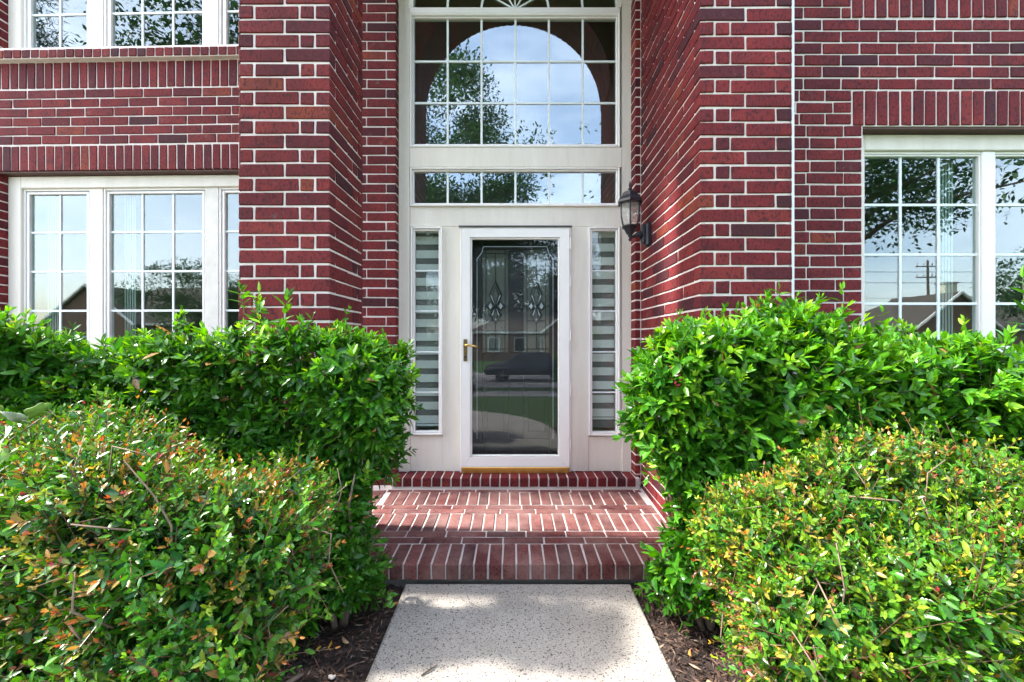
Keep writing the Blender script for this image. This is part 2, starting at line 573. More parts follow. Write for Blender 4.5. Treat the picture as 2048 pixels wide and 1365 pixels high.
# ------------------------------------------------------------------ ground
def lawn_z(y):
    if y > -1.6: return -0.03
    if y > -10: return -0.03 - 0.62 * ((-1.6 - y) / 8.4)
    return -0.65
ys = [420, 60, 12, 3.6, 0, -1.6, -2.5, -4, -6, -8, -10, -12, -40, -420]
xs = [-420, -60, -20, -8, 0, 8, 20, 60, 420]
gv = [(x, y, lawn_z(y) - 0.03) for y in ys for x in xs]
gf = [(j * 9 + i, j * 9 + i + 1, (j + 1) * 9 + i + 1, (j + 1) * 9 + i) for j in range(len(ys) - 1) for i in range(8)]
gf = [tuple(reversed(q)) for q in gf]
o = mesh_obj("lawn", gv, gf, 'lawn'); tag(o, "green front lawn sloping down to the street", None, kind="structure")

# mulch bed, gently lumpy
def mulch_h(x, y):
    return -0.030 + 0.012 * math.sin(x * 9.1 + y * 4.3) + 0.010 * math.sin(x * 17.0 - y * 13.0 + 1.0) + 0.008 * math.sin(y * 23.0 + x * 5.0)
bx = np.linspace(-8.2, 6.2, 190); by = np.linspace(0.45, 3.52, 70)
mv = [(x, y, mulch_h(x, y)) for y in by for x in bx]
W_ = len(bx)
mf = [(j * W_ + i, j * W_ + i + 1, (j + 1) * W_ + i + 1, (j + 1) * W_ + i) for j in range(len(by) - 1) for i in range(W_ - 1)]
o = mesh_obj("mulch_bed", mv, mf, 'mulch', smooth=True); tag(o, "dark shredded bark bed along the house front", None, kind="structure")

# front walk: straight slab with rounded edges, then a bend towards the drive
def slab(name, outline, z0, z1, mat, bev=0.018):
    bm = bmesh.new()
    vsb = [bm.verts.new((x, y, z0)) for x, y in outline]
    f = bm.faces.new(vsb)
    r = bmesh.ops.extrude_face_region(bm, geom=[f])
    for e in r['geom']:
        if isinstance(e, bmesh.types.BMVert): e.co.z = z1
    bmesh.ops.recalc_face_normals(bm, faces=bm.faces)
    top = [e for e in bm.edges if all(abs(v_.co.z - z1) < 1e-6 for v_ in e.verts)]
    if bev: bmesh.ops.bevel(bm, geom=top, offset=bev, segments=3, affect='EDGES', profile=0.5)
    me = bpy.data.meshes.new(name); bm.to_mesh(me); bm.free()
    me.materials.append(M[mat])
    return link(bpy.data.objects.new(name, me))
o = slab("front_walk", [(-.585, .75), (.66, .75), (.672, 2.350), (-.605, 2.352)], -.12, 0.0, 'concrete')
tag(o, "pitted exposed aggregate concrete walk leading to the brick step", None, kind="structure")
bend = []
for i in range(13):
    t = i / 12
    bend.append((.66 - 1.1 * t ** 2.2 - .35 * t, .74 - 1.85 * t - .15 * math.sin(math.pi * t)))
outer = [(-5.0, -1.62), (-5.0, -.45), (-2.2, -.42), (-1.1, -.1), (-.7, .35), (-.585, .74)]
o = slab("garden_path", list(bend) + outer, -.12, -.001, 'concrete')
tag(o, "curved concrete path turning towards the driveway behind the walk", None, kind="structure")
o = slab("driveway", [(-10.5, -11.0), (-5.02, -11.0), (-5.02, 3.0), (-10.5, 3.0)], -.75, -.004, 'road', 0)
tag(o, "pale concrete driveway beside the lawn", None, kind="structure")
o = slab("sidewalk", [(-60, -7.2), (-10.52, -7.2), (-10.52, -5.9), (-60, -5.9)], -.7, lawn_z(-6.5) + .03, 'road', 0)
tag(o, "pale concrete sidewalk across the lawn", None, kind="structure")
o = slab("sidewalk", [(-5.0, -7.2), (80, -7.2), (80, -5.9), (-5.0, -5.9)], -.7, lawn_z(-6.5) + .03, 'road', 0)
tag(o, "pale concrete sidewalk in front of the parked car", None, kind="structure")
o = slab("road", [(-150, -19.5), (150, -19.5), (150, -11.02), (-150, -11.02)], -.9, -.66, 'road', 0)
tag(o, "pale concrete street running past the house", None, kind="structure")

# ------------------------------------------------------------------ porch of brick
porch = thing("brick_porch", (0, 2.34, 0), "two level red brick porch with white mortar before the door", "porch")
SL = (0.187 - 0.1) / (3.40 - 2.34)
def pz(y): return 0.112 + (y - 2.34) * 0.0424
pw = Wall(porch)
# footing and mortar bed
mb = MB()
y0, y1 = 2.352, 3.62
x0, x1 = -1.62, 1.075
z0, z1 = pz(y0) - .006, pz(y1) - .006
mb.v = [(x0, y0, .020), (x1, y0, .020), (x1, y1, .035), (x0, y1, .035), (x0, y0, z0), (x1, y0, z0), (x1, y1, z1), (x0, y1, z1)]
mb.f = [(0, 3, 2, 1), (4, 5, 6, 7), (0, 1, 5, 4), (1, 2, 6, 5), (2, 3, 7, 6), (3, 0, 4, 7)]
mb.build("mortar_bed", 'porch_mortar', porch)
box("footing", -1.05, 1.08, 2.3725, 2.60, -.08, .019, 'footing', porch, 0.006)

def paver(xa, xb, ya, yb, thick=.07):
    cy = (ya + yb) / 2
    me = box_mesh(xb - xa, yb - ya, thick, 'paver', 0.004, random.randrange(4), 0.0018)
    o = bpy.data.objects.new("brick", me)
    COL.objects.link(o); o.parent = porch
    o.location = Vector(((xa + xb) / 2, cy, pz(cy) - thick / 2 + random.uniform(-.0012, .0012))) - porch.location
    o.rotation_euler = (0.0424 + random.uniform(-.004, .004), random.uniform(-.004, .004), random.uniform(-.006, .006))

def header_row(ya, yb, shift, xa=-1.01, xb=1.045, thick=.07):
    x = xa + shift
    while x < xb - .03:
        skew = 0.0
        paver(x, min(x + .0695, xb), ya, yb, thick)
        x += .080
def stretch_row(ya, yb, shift, xa=-1.01, xb=1.045):
    x = xa - shift
    while x < xb:
        a, b = max(x, xa), min(x + .247, xb)
        if b - a > .03: paver(a, b, ya, yb)
        x += .257
header_row(2.338, 2.558, 0.0, thick=.090)
stretch_row(2.570, 2.637, .07)
stretch_row(2.648, 2.715, .18)
header_row(2.727, 2.963, 0.02)
stretch_row(2.974, 3.036, .10)
stretch_row(3.046, 3.106, .20)
header_row(3.118, 3.338, 0.035)
stretch_row(3.350, 3.392, .05)
# floor between the left pier and the house
for r_ in range(7):
    stretch_row(2.83 + r_ * .08, 2.83 + r_ * .08 + .069, .05 + .12 * (r_ % 2), -1.60, -1.02)
# upper step
box("mortar_bed", -.985, 1.05, 3.408, 3.72, .15, .241, 'porch_mortar', porch, 0.001)
x = -.975
while x < 1.02:
    me = box_mesh(.069, .19, .072, 'brick', 0.004, random.randrange(4), 0.0018)
    o = bpy.data.objects.new("brick", me); COL.objects.link(o); o.parent = porch
    o.location = Vector((x + .035, 3.497, .2105)) - porch.location
    o.rotation_euler = (random.uniform(-.004, .004), random.uniform(-.004, .004), random.uniform(-.006, .006))
    x += .080

# ------------------------------------------------------------------ left brick pier
YP = 2.306; YB = 2.814
lp = thing("brick_pier", (-1.266, 2.56, 0), "freestanding square red brick pier left of the porch", "pier", "brick porch piers")
box("mortar_core", -1.52 + PR, -1.012 - PR, YP + PR, YB - PR, -.1, 5.05, 'mortar', lp, 0.002)
w = Wall(lp, 1.1)
xa, xb = -1.52, -1.012
ztop = 3.234
kk = -1
z = ztop + CO * 23 - BH
row = 23
while z > -.05:
    t = row % 2      # 0: headers show on the front, 1: two stretchers
    if t == 1:
        w.brick(xa, xa + .2475, YP, YP + BT, z, z + BH); w.brick(xa + .2605, xb, YP, YP + BT, z, z + BH)
        w.brick(xa, xa + .2475, YB - BT, YB, z, z + BH, hide=True); w.brick(xa + .2605, xb, YB - BT, YB, z, z + BH, hide=True)
        for s in (0, 1):
            X0, X1 = (xb - BT, xb) if s else (xa, xa + BT)
            w.brick(X0, X1, YP + .091, YP + .332, z, z + BH, hide=not s); w.brick(X0, X1, YP + .344, YB - .091, z, z + BH, hide=not s)
    else:
        w.brick(xa + .091, xa + .332, YP, YP + BT, z, z + BH); w.brick(xa + .344, xb - .091, YP, YP + BT, z, z + BH)
        w.brick(xa + .091, xa + .332, YB - BT, YB, z, z + BH, hide=True); w.brick(xa + .344, xb - .091, YB - BT, YB, z, z + BH, hide=True)
        for s in (0, 1):
            X0, X1 = (xb - BT, xb) if s else (xa, xa + BT)
            w.brick(X0, X1, YP, YP + .2475, z, z + BH, hide=False); w.brick(X0, X1, YP + .2605, YB, z, z + BH, hide=not s)
    z -= CO; row -= 1
w.finish()

# ------------------------------------------------------------------ right brick pier with the long reveal
ANG = -R(1.53)
PIV = (1.044, YP)
rp = thing("brick_pier", (1.30, 2.56, 0), "attached red brick pier and reveal carrying the black wall lantern", "pier", "brick porch piers")
box("mortar_core", 1.075, 1.556 - PR, YP + PR, YB + .02, -.1, 5.05, 'mortar', rp, 0.002)
# reveal backing follows the slightly splayed inner face
L_ = 1.20
dx, dy = -math.sin(ANG), math.cos(ANG)
mb = MB()
ix0, iy0 = PIV[0] + PR * 1.0, PIV[1] + PR + .0015
p = [(ix0, iy0), (ix0 + dx * L_, iy0 + dy * L_), (1.5, iy0 + dy * L_), (1.074, iy0 + .10), (1.074, iy0)]
mb.v = [(a, b, -.1) for a, b in p] + [(a, b, 5.6) for a, b in p]
mb.f = [(0, 1, 2, 3, 4), (9, 8, 7, 6, 5)] + [(i, i + 5, (i + 1) % 5 + 5, (i + 1) % 5) for i in range(5)]
mb.build("mortar_reveal", 'mortar', rp)
w = Wall(rp, 0.15)
xa, xb = 1.044, 1.556
z = 3.222 + CO * 23 - BH
row = 23
while z > -.05:
    hid = z < 1.1
    if row % 2 == 0:
        w.brick(xa, xa + .2495, YP, YP + BT, z, z + BH, hide=hid); w.brick(xa + .2625, xb, YP, YP + BT, z, z + BH, hide=hid)
        y = YP + .091
        first = False
    else:
        w.brick(xa + .091, xa + .166, YP, YP + BT, z, z + BH, hide=hid); w.brick(xa + .176, xa + .420, YP, YP + BT, z, z + BH, hide=hid)
        w.brick(xa + .430, xb, YP, YP + BT, z, z + BH, hide=hid)
        y = YP
    n_ = 0
    while y < YP + 1.19:
        yb_ = min(y + BL, YP + 1.20)
        if yb_ - y > .02:
            w.brick(xa, xa + BT, y, yb_, z, z + BH, PIV, ANG, hide=(hid and y < YP + .45))
        y += BP; n_ += 1
    z -= CO; row -= 1
w.finish()
box("sealant_joint", 1.5575, 1.580, YP + .012, YP + .034, -.02, 5.0, 'caulk', rp, 0.004)

# ------------------------------------------------------------------ brick wall behind the porch, beside the door frame
ew = thing("brick_wall", (-1.4, 3.5, 0), "narrow red brick wall between left pier and beige door frame", "wall")
box("mortar_back", -1.95, -.978 - .004, 3.5, 3.72, -.1, 5.6, 'mortar', ew, 0.001)
w = Wall(ew, 0.2)
z = 4.37 - BH; row = 0
while z > -.05:
    if row % 2 == 0:
        x = -.978 - BL
        w.brick(x, -.978, 3.5 - PR, 3.5 + BT, z, z + BH)
    else:
        w.brick(-.978 - BT, -.978, 3.5 - PR, 3.5 + .2, z, z + BH)
        x = -.978 - BT - .010 - BL
        w.brick(x, x + BL, 3.5 - PR, 3.5 + BT, z, z + BH)
    while x > -1.7:
        x -= BP
        w.brick(x, x + BL, 3.5 - PR, 3.5 + BT, z, z + BH, hide=(x + BL < -1.27))
    z -= CO; row += 1
w.finish()
rw = thing("brick_wall", (1.05, 3.45, 0), "sliver of red brick return between door frame and lantern wall", "wall")
box("mortar_back", 1.029, 1.30, 3.45 + PR, 3.70, -.1, 5.6, 'mortar', rw, 0.001)
w = Wall(rw, 0.2)
z = 4.36 - BH
while z > .1:
    w.brick(1.025, 1.068, 3.45, 3.60, z, z + BH)
    z -= .0805
w.finish()

# ------------------------------------------------------------------ left bay wall (turned a degree and a half)
LB = thing("brick_wall", (-2.0, 3.5, 0), "red brick wall with two soldier courses left of the pier", "wall", rz=-R(1.4))
YF = 3.5
WX0, WX1 = -4.406, -1.90        # window opening
for a, b, c_, d_ in ((-7.0, WX0 - .006, -.1, 5.4), (WX0 - .006, WX1, 2.83, 3.88), (WX0 - .006, WX1, -.1, .50), (WX0 - .006, WX1, 5.05, 5.4)):
    box("mortar_back", a, b, YF, YF + .20, c_, d_, 'mortar', LB, 0.001)
w = Wall(LB, 1.0)
# soldier course over the lower window
x = -5.2; i = 0
while x < -1.92:
    w.brick(x, x + .066, YF - PR, YF + BT, 2.826, 3.034, hide=x > -2.25); x += .0762
# six plain courses
for r_ in range(6):
    run_bond(w, -5.6, -1.92, YF, 3.052 + r_ * .0785, .127 * (r_ % 2) + .06)
# upper soldier course
x = -5.21
while x < -1.92:
    w.brick(x, x + .066, YF - PR, YF + BT, 3.528, 3.745, hide=x > -2.25); x += .0762
# projecting sill of headers
x = -4.75
while x < -1.92:
    w.brick(x, x + .068, YF - .055, YF + .06, 3.758, 3.826, hide=x > -2.25); x += .0768
box("sill_mortar", -4.76, -1.93, YF - .048, YF + .10, 3.752, 3.833, 'mortar', LB, 0.004)
# jamb left of the windows
z = 2.812 - BH; row = 0
while z > 0.0:
    if row % 2:
        w.brick(WX0 - .25, WX0, YF - PR, YF + .09, z, z + BH); w.brick(WX0 - .35, WX0 - .262, YF - PR, YF + BT, z, z + BH)
    else:
        w.brick(WX0 - .078, WX0, YF - PR, YF + .19, z, z + BH)
        w.brick(WX0 - .34, WX0 - .088, YF - PR, YF + BT, z, z + BH)
    z -= CO; row += 1
z = 3.83
while z < 5.3:
    if row % 2:
        w.brick(WX0 - .25, WX0, YF - PR, YF + .09, z, z + BH); w.brick(WX0 - .35, WX0 - .262, YF - PR, YF + BT, z, z + BH)
    else:
        w.brick(WX0 - .078, WX0, YF - PR, YF + .19, z, z + BH); w.brick(WX0 - .34, WX0 - .09, YF - PR, YF + BT, z, z + BH)
    z += CO; row += 1
# field left of the jamb (outside the picture)
z = 0.0; row = 0
while z < 5.3:
    if z < 2.74 or z > 3.83:
        run_bond(w, -6.98, WX0 - .362, YF, z, .127 * (row % 2))
    z += CO; row += 1
z = 2.82
for r_ in range(13):
    run_bond(w, -6.98, -5.62 if 3 <= r_ <= 8 else (-5.22 if z < 3.74 else -4.77), YF, z, .127 * (r_ % 2) + .06); z += .0785
w.finish()
box("steel_lintel", WX0 - .10, WX1, YF + .004, YF + .10, 2.808, 2.8235, 'steel_lintel', LB, 0.002)

# ------------------------------------------------------------------ windows
def sash(win, x0, x1, z0, z1, y, xm, zm, glass='glass', fr=.03, tilt=True, frame_mat='vinyl', mun=.018):
    """a glazed sash: glass between x0..x1, z0..z1; xm/zm grille lines; frame bars round it"""
    fy0, fy1 = y - .018, y + .03
    for nm, a in (("sash_stile", (x0 - fr, x0, fy0, fy1, z0 - fr, z1 + fr)), ("sash_stile", (x1, x1 + fr, fy0, fy1, z0 - fr, z1 + fr)),
                  ("sash_rail", (x0 + .0005, x1 - .0005, fy0 + .001, fy1, z0 - fr, z0)), ("sash_rail", (x0 + .0005, x1 - .0005, fy0 + .001, fy1, z1, z1 + fr))):
        box(nm, *a, frame_mat, win, 0.004)
    xl = [x0] + list(xm) + [x1]; zl = [z0] + list(zm) + [z1]
    h = mun / 2
    for x in xm:
        box("muntin", x - h, x + h, y - .003, y + .009, z0, z1, 'muntin', win, 0.002)
    for z in zm:
        for a, b in zip(xl[:-1], xl[1:]):
            box("muntin", a + (h if a != x0 else 0), b - (h if b != x1 else 0), y - .003, y + .009, z - h, z + h, 'muntin', win, 0.002)
    tx, tz = random.uniform(-.0012, .0012), random.uniform(-.0012, .0012)
    for a, b in zip(xl[:-1], xl[1:]):
        for c_, d_ in zip(zl[:-1], zl[1:]):
            o = box("pane", a - .001, b + .001, y + .004, y + .007, c_ - .001, d_ + .001, glass, win, 0)
            if tilt: o.rotation_euler = (tx, 0, tz)

def tri_window(z0, z1, name_label, zrows, lower):
    wn = thing("window", (-3.2, 3.58, z0), name_label, "window", rz=0)
    wn.rotation_euler.z = 0
    return wn

def L2W(px_, py_):     # bay-local point to world (bay is turned about its pivot)
    q = Vector((px_ + 2.0, py_ - 3.5)); a = -R(1.4)
    return (-2.0 + q.x * math.cos(a) - q.y * math.sin(a), 3.5 + q.x * math.sin(a) + q.y * math.cos(a))

def bay_window(label, z_sill, z_head, rows, z_meet=None, trim_top=.10):
    """three part window in the left bay, built in the bay's own turned frame"""
    wx, wy = L2W(-3.15, 3.58)
    wn = thing("window", (-3.15, 3.58, z_sill), label, "window", "three part windows of the left bay")
    YW = 3.585
    units = ((-4.243, -3.727, (-3.982,)), (-3.522, -2.696, (-3.240, -2.966)), (-2.497, -1.985, (-2.24,)))
    # beige outer boards
    box("trim_board", WX0 + .002, -4.289, YW - .02, YW + .06, z_sill, z_head, 'trim', wn, 0.004)
    box("trim_board", -4.2885, WX1, YW - .02, YW + .06, z_head - trim_top, z_head, 'trim', wn, 0.004)
    box("mullion_board", -3.690, -3.572, YW - .004, YW + .06, z_sill, z_head - trim_top - .001, 'trim', wn, 0.004)
    box("mullion_board", -2.662, -2.545, YW - .004, YW + .06, z_sill, z_head - trim_top - .001, 'trim_rough', wn, 0.004)
    top = z_head - trim_top
    for x0, x1, xm in units:
        # outer vinyl frame
        box("frame_jamb", x0 - .045, x0 - .0305, YW + .0, YW + .06, z_sill + .03, top - .001, 'vinyl', wn, 0.003)
        box("frame_jamb", x1 + .0305, x1 + .034, YW + .0, YW + .06, z_sill + .03, top - .001, 'vinyl', wn, 0.001)
        box("frame_head", x0 - .030, x1 + .030, YW + .004, YW + .06, top - .018, top - .001, 'vinyl', wn, 0.003)
        if z_meet is not None:
            zt = top - .035
            zs = [zt - (zt - z_meet) * i / rows for i in range(rows, -1, -1)]
            sash(wn, x0, x1, z_meet, zt - .012, YW + .022, xm, zs[1:-1], fr=.020)
            box("meeting_rail", x0 - .030, x1 + .030, YW - .012, YW + .045, z_meet - .068, z_meet - .0205, 'vinyl', wn, 0.004)
            sash(wn, x0 + .012, x1 - .012, z_sill + .06, z_meet - .095, YW + .045, xm, [z_sill + .06 + (z_meet - .155 - z_sill) * i / 2 for i in (1,)], fr=.025)
        else:
            zs0 = z_sill + .058
            zt = top - .03
            sash(wn, x0 + .012, x1, zs0, zt, YW + .022, xm, [zs0 + .325 * i for i in range(1, 4) if zs0 + .325 * i < zt - .1], fr=.028)
    box("sill", WX0 + .004, WX1, YW - .06, YW + .06, z_sill - .028, z_sill - .001, 'vinyl', wn, 0.005)
    # turn about the bay pivot
    wn.location = (wx, wy, z_sill)
    wn.rotation_euler = (0, 0, -R(1.4))
    return wn
bay_window("white three part window behind the left hedge, beige boards between sashes", .53, 2.804, 4, 1.291)
bay_window("white window above the brick sill at the upper left edge", 3.86, 5.03, 3, None)

# right bay wall
YR = 2.814
RB = thing("brick_wall", (2.9, YR, 0), "red brick wall with soldier course over the window right of the pier", "wall")
RX0 = 2.385
for a, b, c_, d_ in ((1.50, RX0 - .008, -.1, 4.6), (RX0 - .008, 5.2, 2.825, 4.6), (RX0 - .008, 5.2, -.1, .5)):
    box("mortar_back", a, b, YR, YR + .20, c_, d_, 'mortar', RB, 0.001)
w = Wall(RB, 1.0)
z = 0.02; row = 0
levels = []
z = 3.545 - BH + CO * 12
while z > -.05:
    levels.append(z); z -= CO
for i, z in enumerate(levels):
    full = 3.07 < z + BH < 3.56
    ph = .127 * (i % 2)
    if z + BH > 3.56:                 # beside and above the upper soldier course
        if z < 3.79: run_bond(w, 1.56, 2.296, YR, z, ph + .04)
        else: run_bond(w, 1.56, 5.2, YR, z, ph + .04)
    elif full:
        run_bond(w, 1.56, 5.2, YR, z, ph + .04)
    else:
        xe = 2.296 if z > 2.78 else RX0 - .018
        if i % 2:
            w.brick(xe - .116, xe, YR - PR, YR + .10, z, z + BH)
            w.brick(xe - .126 - BL, xe - .126, YR - PR, YR + BT, z, z + BH)
            w.brick(1.60, xe - .136 - BL, YR - PR, YR + BT, z, z + BH)
        else:
            w.brick(xe - .17, xe, YR - PR, YR + .10, z, z + BH)
            w.brick(xe - .18 - .165, xe - .18, YR - PR, YR + BT, z, z + BH)
            w.brick(1.60, xe - .355, YR - PR, YR + BT, z, z + BH)
x = 2.312
while x < 5.1:
    w.brick(x, x + .068, YR - PR - random.uniform(0, .003), YR + BT, 2.832, 3.062); x += .0812
x = 2.306
while x < 5.1:
    w.brick(x, x + .068, YR - PR - random.uniform(0, .003), YR + BT, 3.562, 3.795); x += .0812
w.finish()
box("steel_lintel", RX0 - .09, 5.1, YR + .003, YR + .10, 2.806, 2.822, 'steel_lintel', RB, 0.002)

rwn = thing("window", (3.3, YR + .08, .55), "white double window above the right hedge reflecting roofs and sky", "window")
YW = YR + .085
HT = 2.803
box("trim_board", RX0 - .004, 2.449, YW - .02, YW + .06, .55, HT, 'trim', rwn, 0.004)
box("trim_board", 2.4495, 5.0, YW - .02, YW + .06, 2.695, HT, 'trim', rwn, 0.004)
for x0, x1, xm in ((2.466, 3.268, (2.733, 3.001)), (3.385, 4.187, (3.652, 3.92))):
    box("frame_jamb", x0 - .016, x0 - .0125, YW, YW + .06, .56, 2.694, 'vinyl', rwn, 0.001)
    box("frame_head", x0 - .012, x1 + .012, YW + .002, YW + .06, 2.676, 2.694, 'vinyl', rwn, 0.003)
    sash(rwn, x0, x1, 1.335, 2.662, YW + .022, xm, (1.632, 1.977, 2.327), fr=.0115)
    box("meeting_rail", x0 - .012, x1 + .012, YW - .012, YW + .045, 1.270, 1.3225, 'vinyl', rwn, 0.004)
    sash(rwn, x0 + .012, x1 - .012, .62, 1.245, YW + .045, xm, (.93,), fr=.024)
box("mullion", 3.281, 3.372, YW - .006, YW + .06, .56, 2.6935, 'vinyl', rwn, 0.005)
box("mullion", 4.200, 4.95, YW - .006, YW + .06, .56, 2.6935, 'trim', rwn, 0.005)
box("sill", RX0, 5.0, YW - .07, YW + .06, .52, .549, 'vinyl', rwn, 0.005)

# ------------------------------------------------------------------ entry surround
YD = 3.58
es = thing("door_surround", (.03, YD, .25), "tall beige painted entry frame around the storm door", "door frame")
def esb(nm, x0, x1, z0, z1, yo=0.0, mat='trim', th=.05, bev=.004):
    return box(nm, x0, x1, YD + yo, YD + yo + th, z0, z1, mat, es, bev)
esb("side_board", -.977, -.8805, .2445, 4.9, -.010)
esb("side_board", .9455, 1.028, .2445, 4.9, -.010)
esb("cross_board", -.880, .945, 2.868, 3.036, -.014)
esb("drip_edge", -.884, .949, 2.862, 2.8675, -.018)
esb("cross_board", -.880, .945, 2.358, 2.528, 0.0)
esb("post_board", -.5985, -.4455, .2445, 2.3575, 0.0)
esb("post_board", .5015, .6585, .2445, 2.3575, 0.0)
esb("kick_board", -.880, -.5995, .2445, .555, 0.004)
esb("kick_board", .6595, .945, .2445, .545, 0.004)
esb("cross_board", -.880, .945, 4.236, 4.262, 0.02)
esb("side_fill", -.880, -.8725, .556, 2.357, 0.012)
esb("side_fill", .9335, .945, .546, 2.357, 0.012)

def fixed_window(label, x0, x1, z0, z1, xm, zm, fr, glass='glass', group=None, mun=.018):
    wn = thing("window", ((x0 + x1) / 2, YD, z0), label, "window", group)
    f2 = fr * .5
    for nm, a in (("frame_jamb", (x0 - fr, x0 - f2, YD - .022, YD + .04, z0 - fr, z1 + fr)), ("frame_jamb", (x1 + f2, x1 + fr, YD - .022, YD + .04, z0 - fr, z1 + fr)),
                  ("frame_sill", (x0 - f2 + .0005, x1 + f2 - .0005, YD - .021, YD + .04, z0 - fr, z0 - f2)), ("frame_head", (x0 - f2 + .0005, x1 + f2 - .0005, YD - .021, YD + .04, z1 + f2, z1 + fr))):
        box(nm, *a, 'vinyl', wn, 0.004)
    sash(wn, x0, x1, z0, z1, YD + .010, xm, zm, glass, fr=f2 - .001, mun=mun)
    return wn
COLS6 = (-.556, -.263, .030, .319, .612)
fixed_window("large eighteen pane window above the transom over the door", -.845, .897, 3.067, 4.150, COLS6, (3.427, 3.787), .032, glass='high_glass')
fixed_window("low six pane transom window directly above the door", -.845, .897, 2.558, 2.830, COLS6, (), .030, glass='high_glass')
fixed_window("narrow sidelight window left of the storm door handle", -.837, -.632, .596, 2.318, (), (.926, 1.275, 1.629, 1.978), .034, glass='side_glass', group="sidelights beside the door", mun=.012)
fixed_window("narrow sidelight window between storm door and lantern wall", .692, .895, .590, 2.318, (), (.926, 1.275, 1.629, 1.978), .034, glass='side_glass', group="sidelights beside the door", mun=.012)

# half round fan window on top
fw = thing("window", (.026, YD, 4.26), "half round fan window at the top edge of the entry", "window")
def arc_pts(cx, cz, r, a0, a1, n): return [(cx + r * math.cos(a0 + (a1 - a0) * i / n), cz + r * math.sin(a0 + (a1 - a0) * i / n)) for i in range(n + 1)]
def arc_band(name, r0, r1, y0, y1, mat, parent, cz=4.268, a0=0.0, a1=math.pi, n=28, cx=.026):
    A = arc_pts(cx, cz, r0, a0, a1, n); B = arc_pts(cx, cz, r1, a0, a1, n)
    m_ = MB()
    for i in range(n):
        b = len(m_.v)
        for (x, z) in (A[i], A[i + 1], B[i + 1], B[i]): m_.v.append((x, y0, z))
        for (x, z) in (A[i], A[i + 1], B[i + 1], B[i]): m_.v.append((x, y1, z))
        m_.f += [(b, b + 3, b + 2, b + 1), (b + 4, b + 5, b + 6, b + 7), (b, b + 1, b + 5, b + 4), (b + 3, b + 7, b + 6, b + 2)]
        if i == 0: m_.f.append((b, b + 4, b + 7, b + 3))
        if i == n - 1: m_.f.append((b + 1, b + 2, b + 6, b + 5))
    return m_.build(name, mat, parent)
box("frame_sill", -.877, .929, YD - .02, YD + .04, 4.1825, 4.235, 'vinyl', fw, 0.004)
arc_band("frame_arch", .875, .912, YD - .02, YD + .04, 'vinyl', fw, 4.236)
for r_ in (.29, .585):
    arc_band("muntin", r_ - .009, r_ + .009, YD + .006, YD + .018, 'muntin', fw, 4.236)
for a_ in (30, 60, 90, 120, 150):
    t = R(a_)
    MB().tube([(.026 + .02 * math.cos(t), YD + .012, 4.236 + .02 * math.sin(t)), (.026 + .875 * math.cos(t), YD + .012, 4.236 + .875 * math.sin(t))], .008, 4).build("muntin", 'muntin', fw)
for i in range(6):
    arc_band("pane", .004, .876, YD + .019, YD + .022, 'glass', fw, 4.236, R(30 * i), R(30 * i + 30), 6)
# wall above the side boards round the fan window
m_ = MB(); m_.box(-.978, 1.03, YD + .03, YD + .05, 4.262, 5.6)
arc_band("arch_trim", .913, 1.45, YD - .0135, YD + .022, 'trim', es, 4.262, 0, math.pi)

# zebra shades behind the sidelights
for nm, x0, x1 in (("pale banded roller shade behind the left sidelight", -.850, -.618), ("pale banded roller shade behind the right sidelight", .678, .908)):
    sh = thing("roller_shade", ((x0 + x1) / 2, YD + .10, .59), nm, "shade", "shades behind the sidelights")
    zt = 2.335
    box("shade_tube", x0, x1, YD + .085, YD + .13, zt - .01, zt + .04, 'shade', sh, 0.01)
    z = .64 if x0 < 0 else .70
    while z < zt - .02:
        box("shade_band", x0, x1, YD + .100, YD + .1015, z, min(z + .070, zt - .011), 'shade', sh, 0)
        z += .122
    box("dark_backing", x0 + .002, x1 - .002, YD + .112, YD + .114, .60, zt - .012, 'dark_sheet', sh, 0)  # added dark sheet, stands for the foyer's dimness between the bands
    box("bottom_bar", x0, x1, YD + .094, YD + .108, z * 0 + (.615 if x0 < 0 else .675), (.632 if x0 < 0 else .692), 'shade', sh, 0.003)

# ------------------------------------------------------------------ storm door
sd = thing("storm_door", (.03, 3.56, .25), "white storm door with full glass and brass lever", "door")
ys0, ys1 = YD - .052, YD - .012
box("door_frame", -.445, -.431, YD - .03, YD + .05, .246, 2.345, 'door_white', sd, 0.002)
box("door_frame", .491, .503, YD - .03, YD + .05, .246, 2.345, 'door_white', sd, 0.002)
box("door_frame", -.4305, .4905, YD - .03, YD + .05, 2.331, 2.345, 'door_white', sd, 0.002)
box("drip_cap", -.455, .512, YD - .058, YD + .0, 2.3455, 2.352, 'gap', sd, 0.001)
def mitre(name, pts, y0, y1):
    m = MB(); n = len(pts)
    m.v = [(x, y0, z) for x, z in pts] + [(x, y1, z) for x, z in pts]
    m.f = [tuple(range(n)), tuple(reversed(range(n, 2 * n)))] + [(i, i + n, (i + 1) % n + n, (i + 1) % n) for i in range(n)]
    return m.build(name, 'door_white', sd)
X0, X1, Z0, Z1 = -.427, .487, .300, 2.327
I0, I1, J0, J1 = -.356, .406, .384, 2.252
g = .0008
mitre("stile", [(X0, Z0), (I0 - g, J0), (I0 - g, J1), (X0, Z1)], ys0, ys1)
mitre("stile", [(X1, Z0), (X1, Z1), (I1 + g, J1), (I1 + g, J0)], ys0, ys1)
mitre("rail", [(X0 + g, Z0), (X1 - g, Z0), (I1, J0 - g), (I0, J0 - g)], ys0 + .001, ys1)
mitre("rail", [(I0, J1 + g), (I1, J1 + g), (X1 - g, Z1), (X0 + g, Z1)], ys0 + .001, ys1)
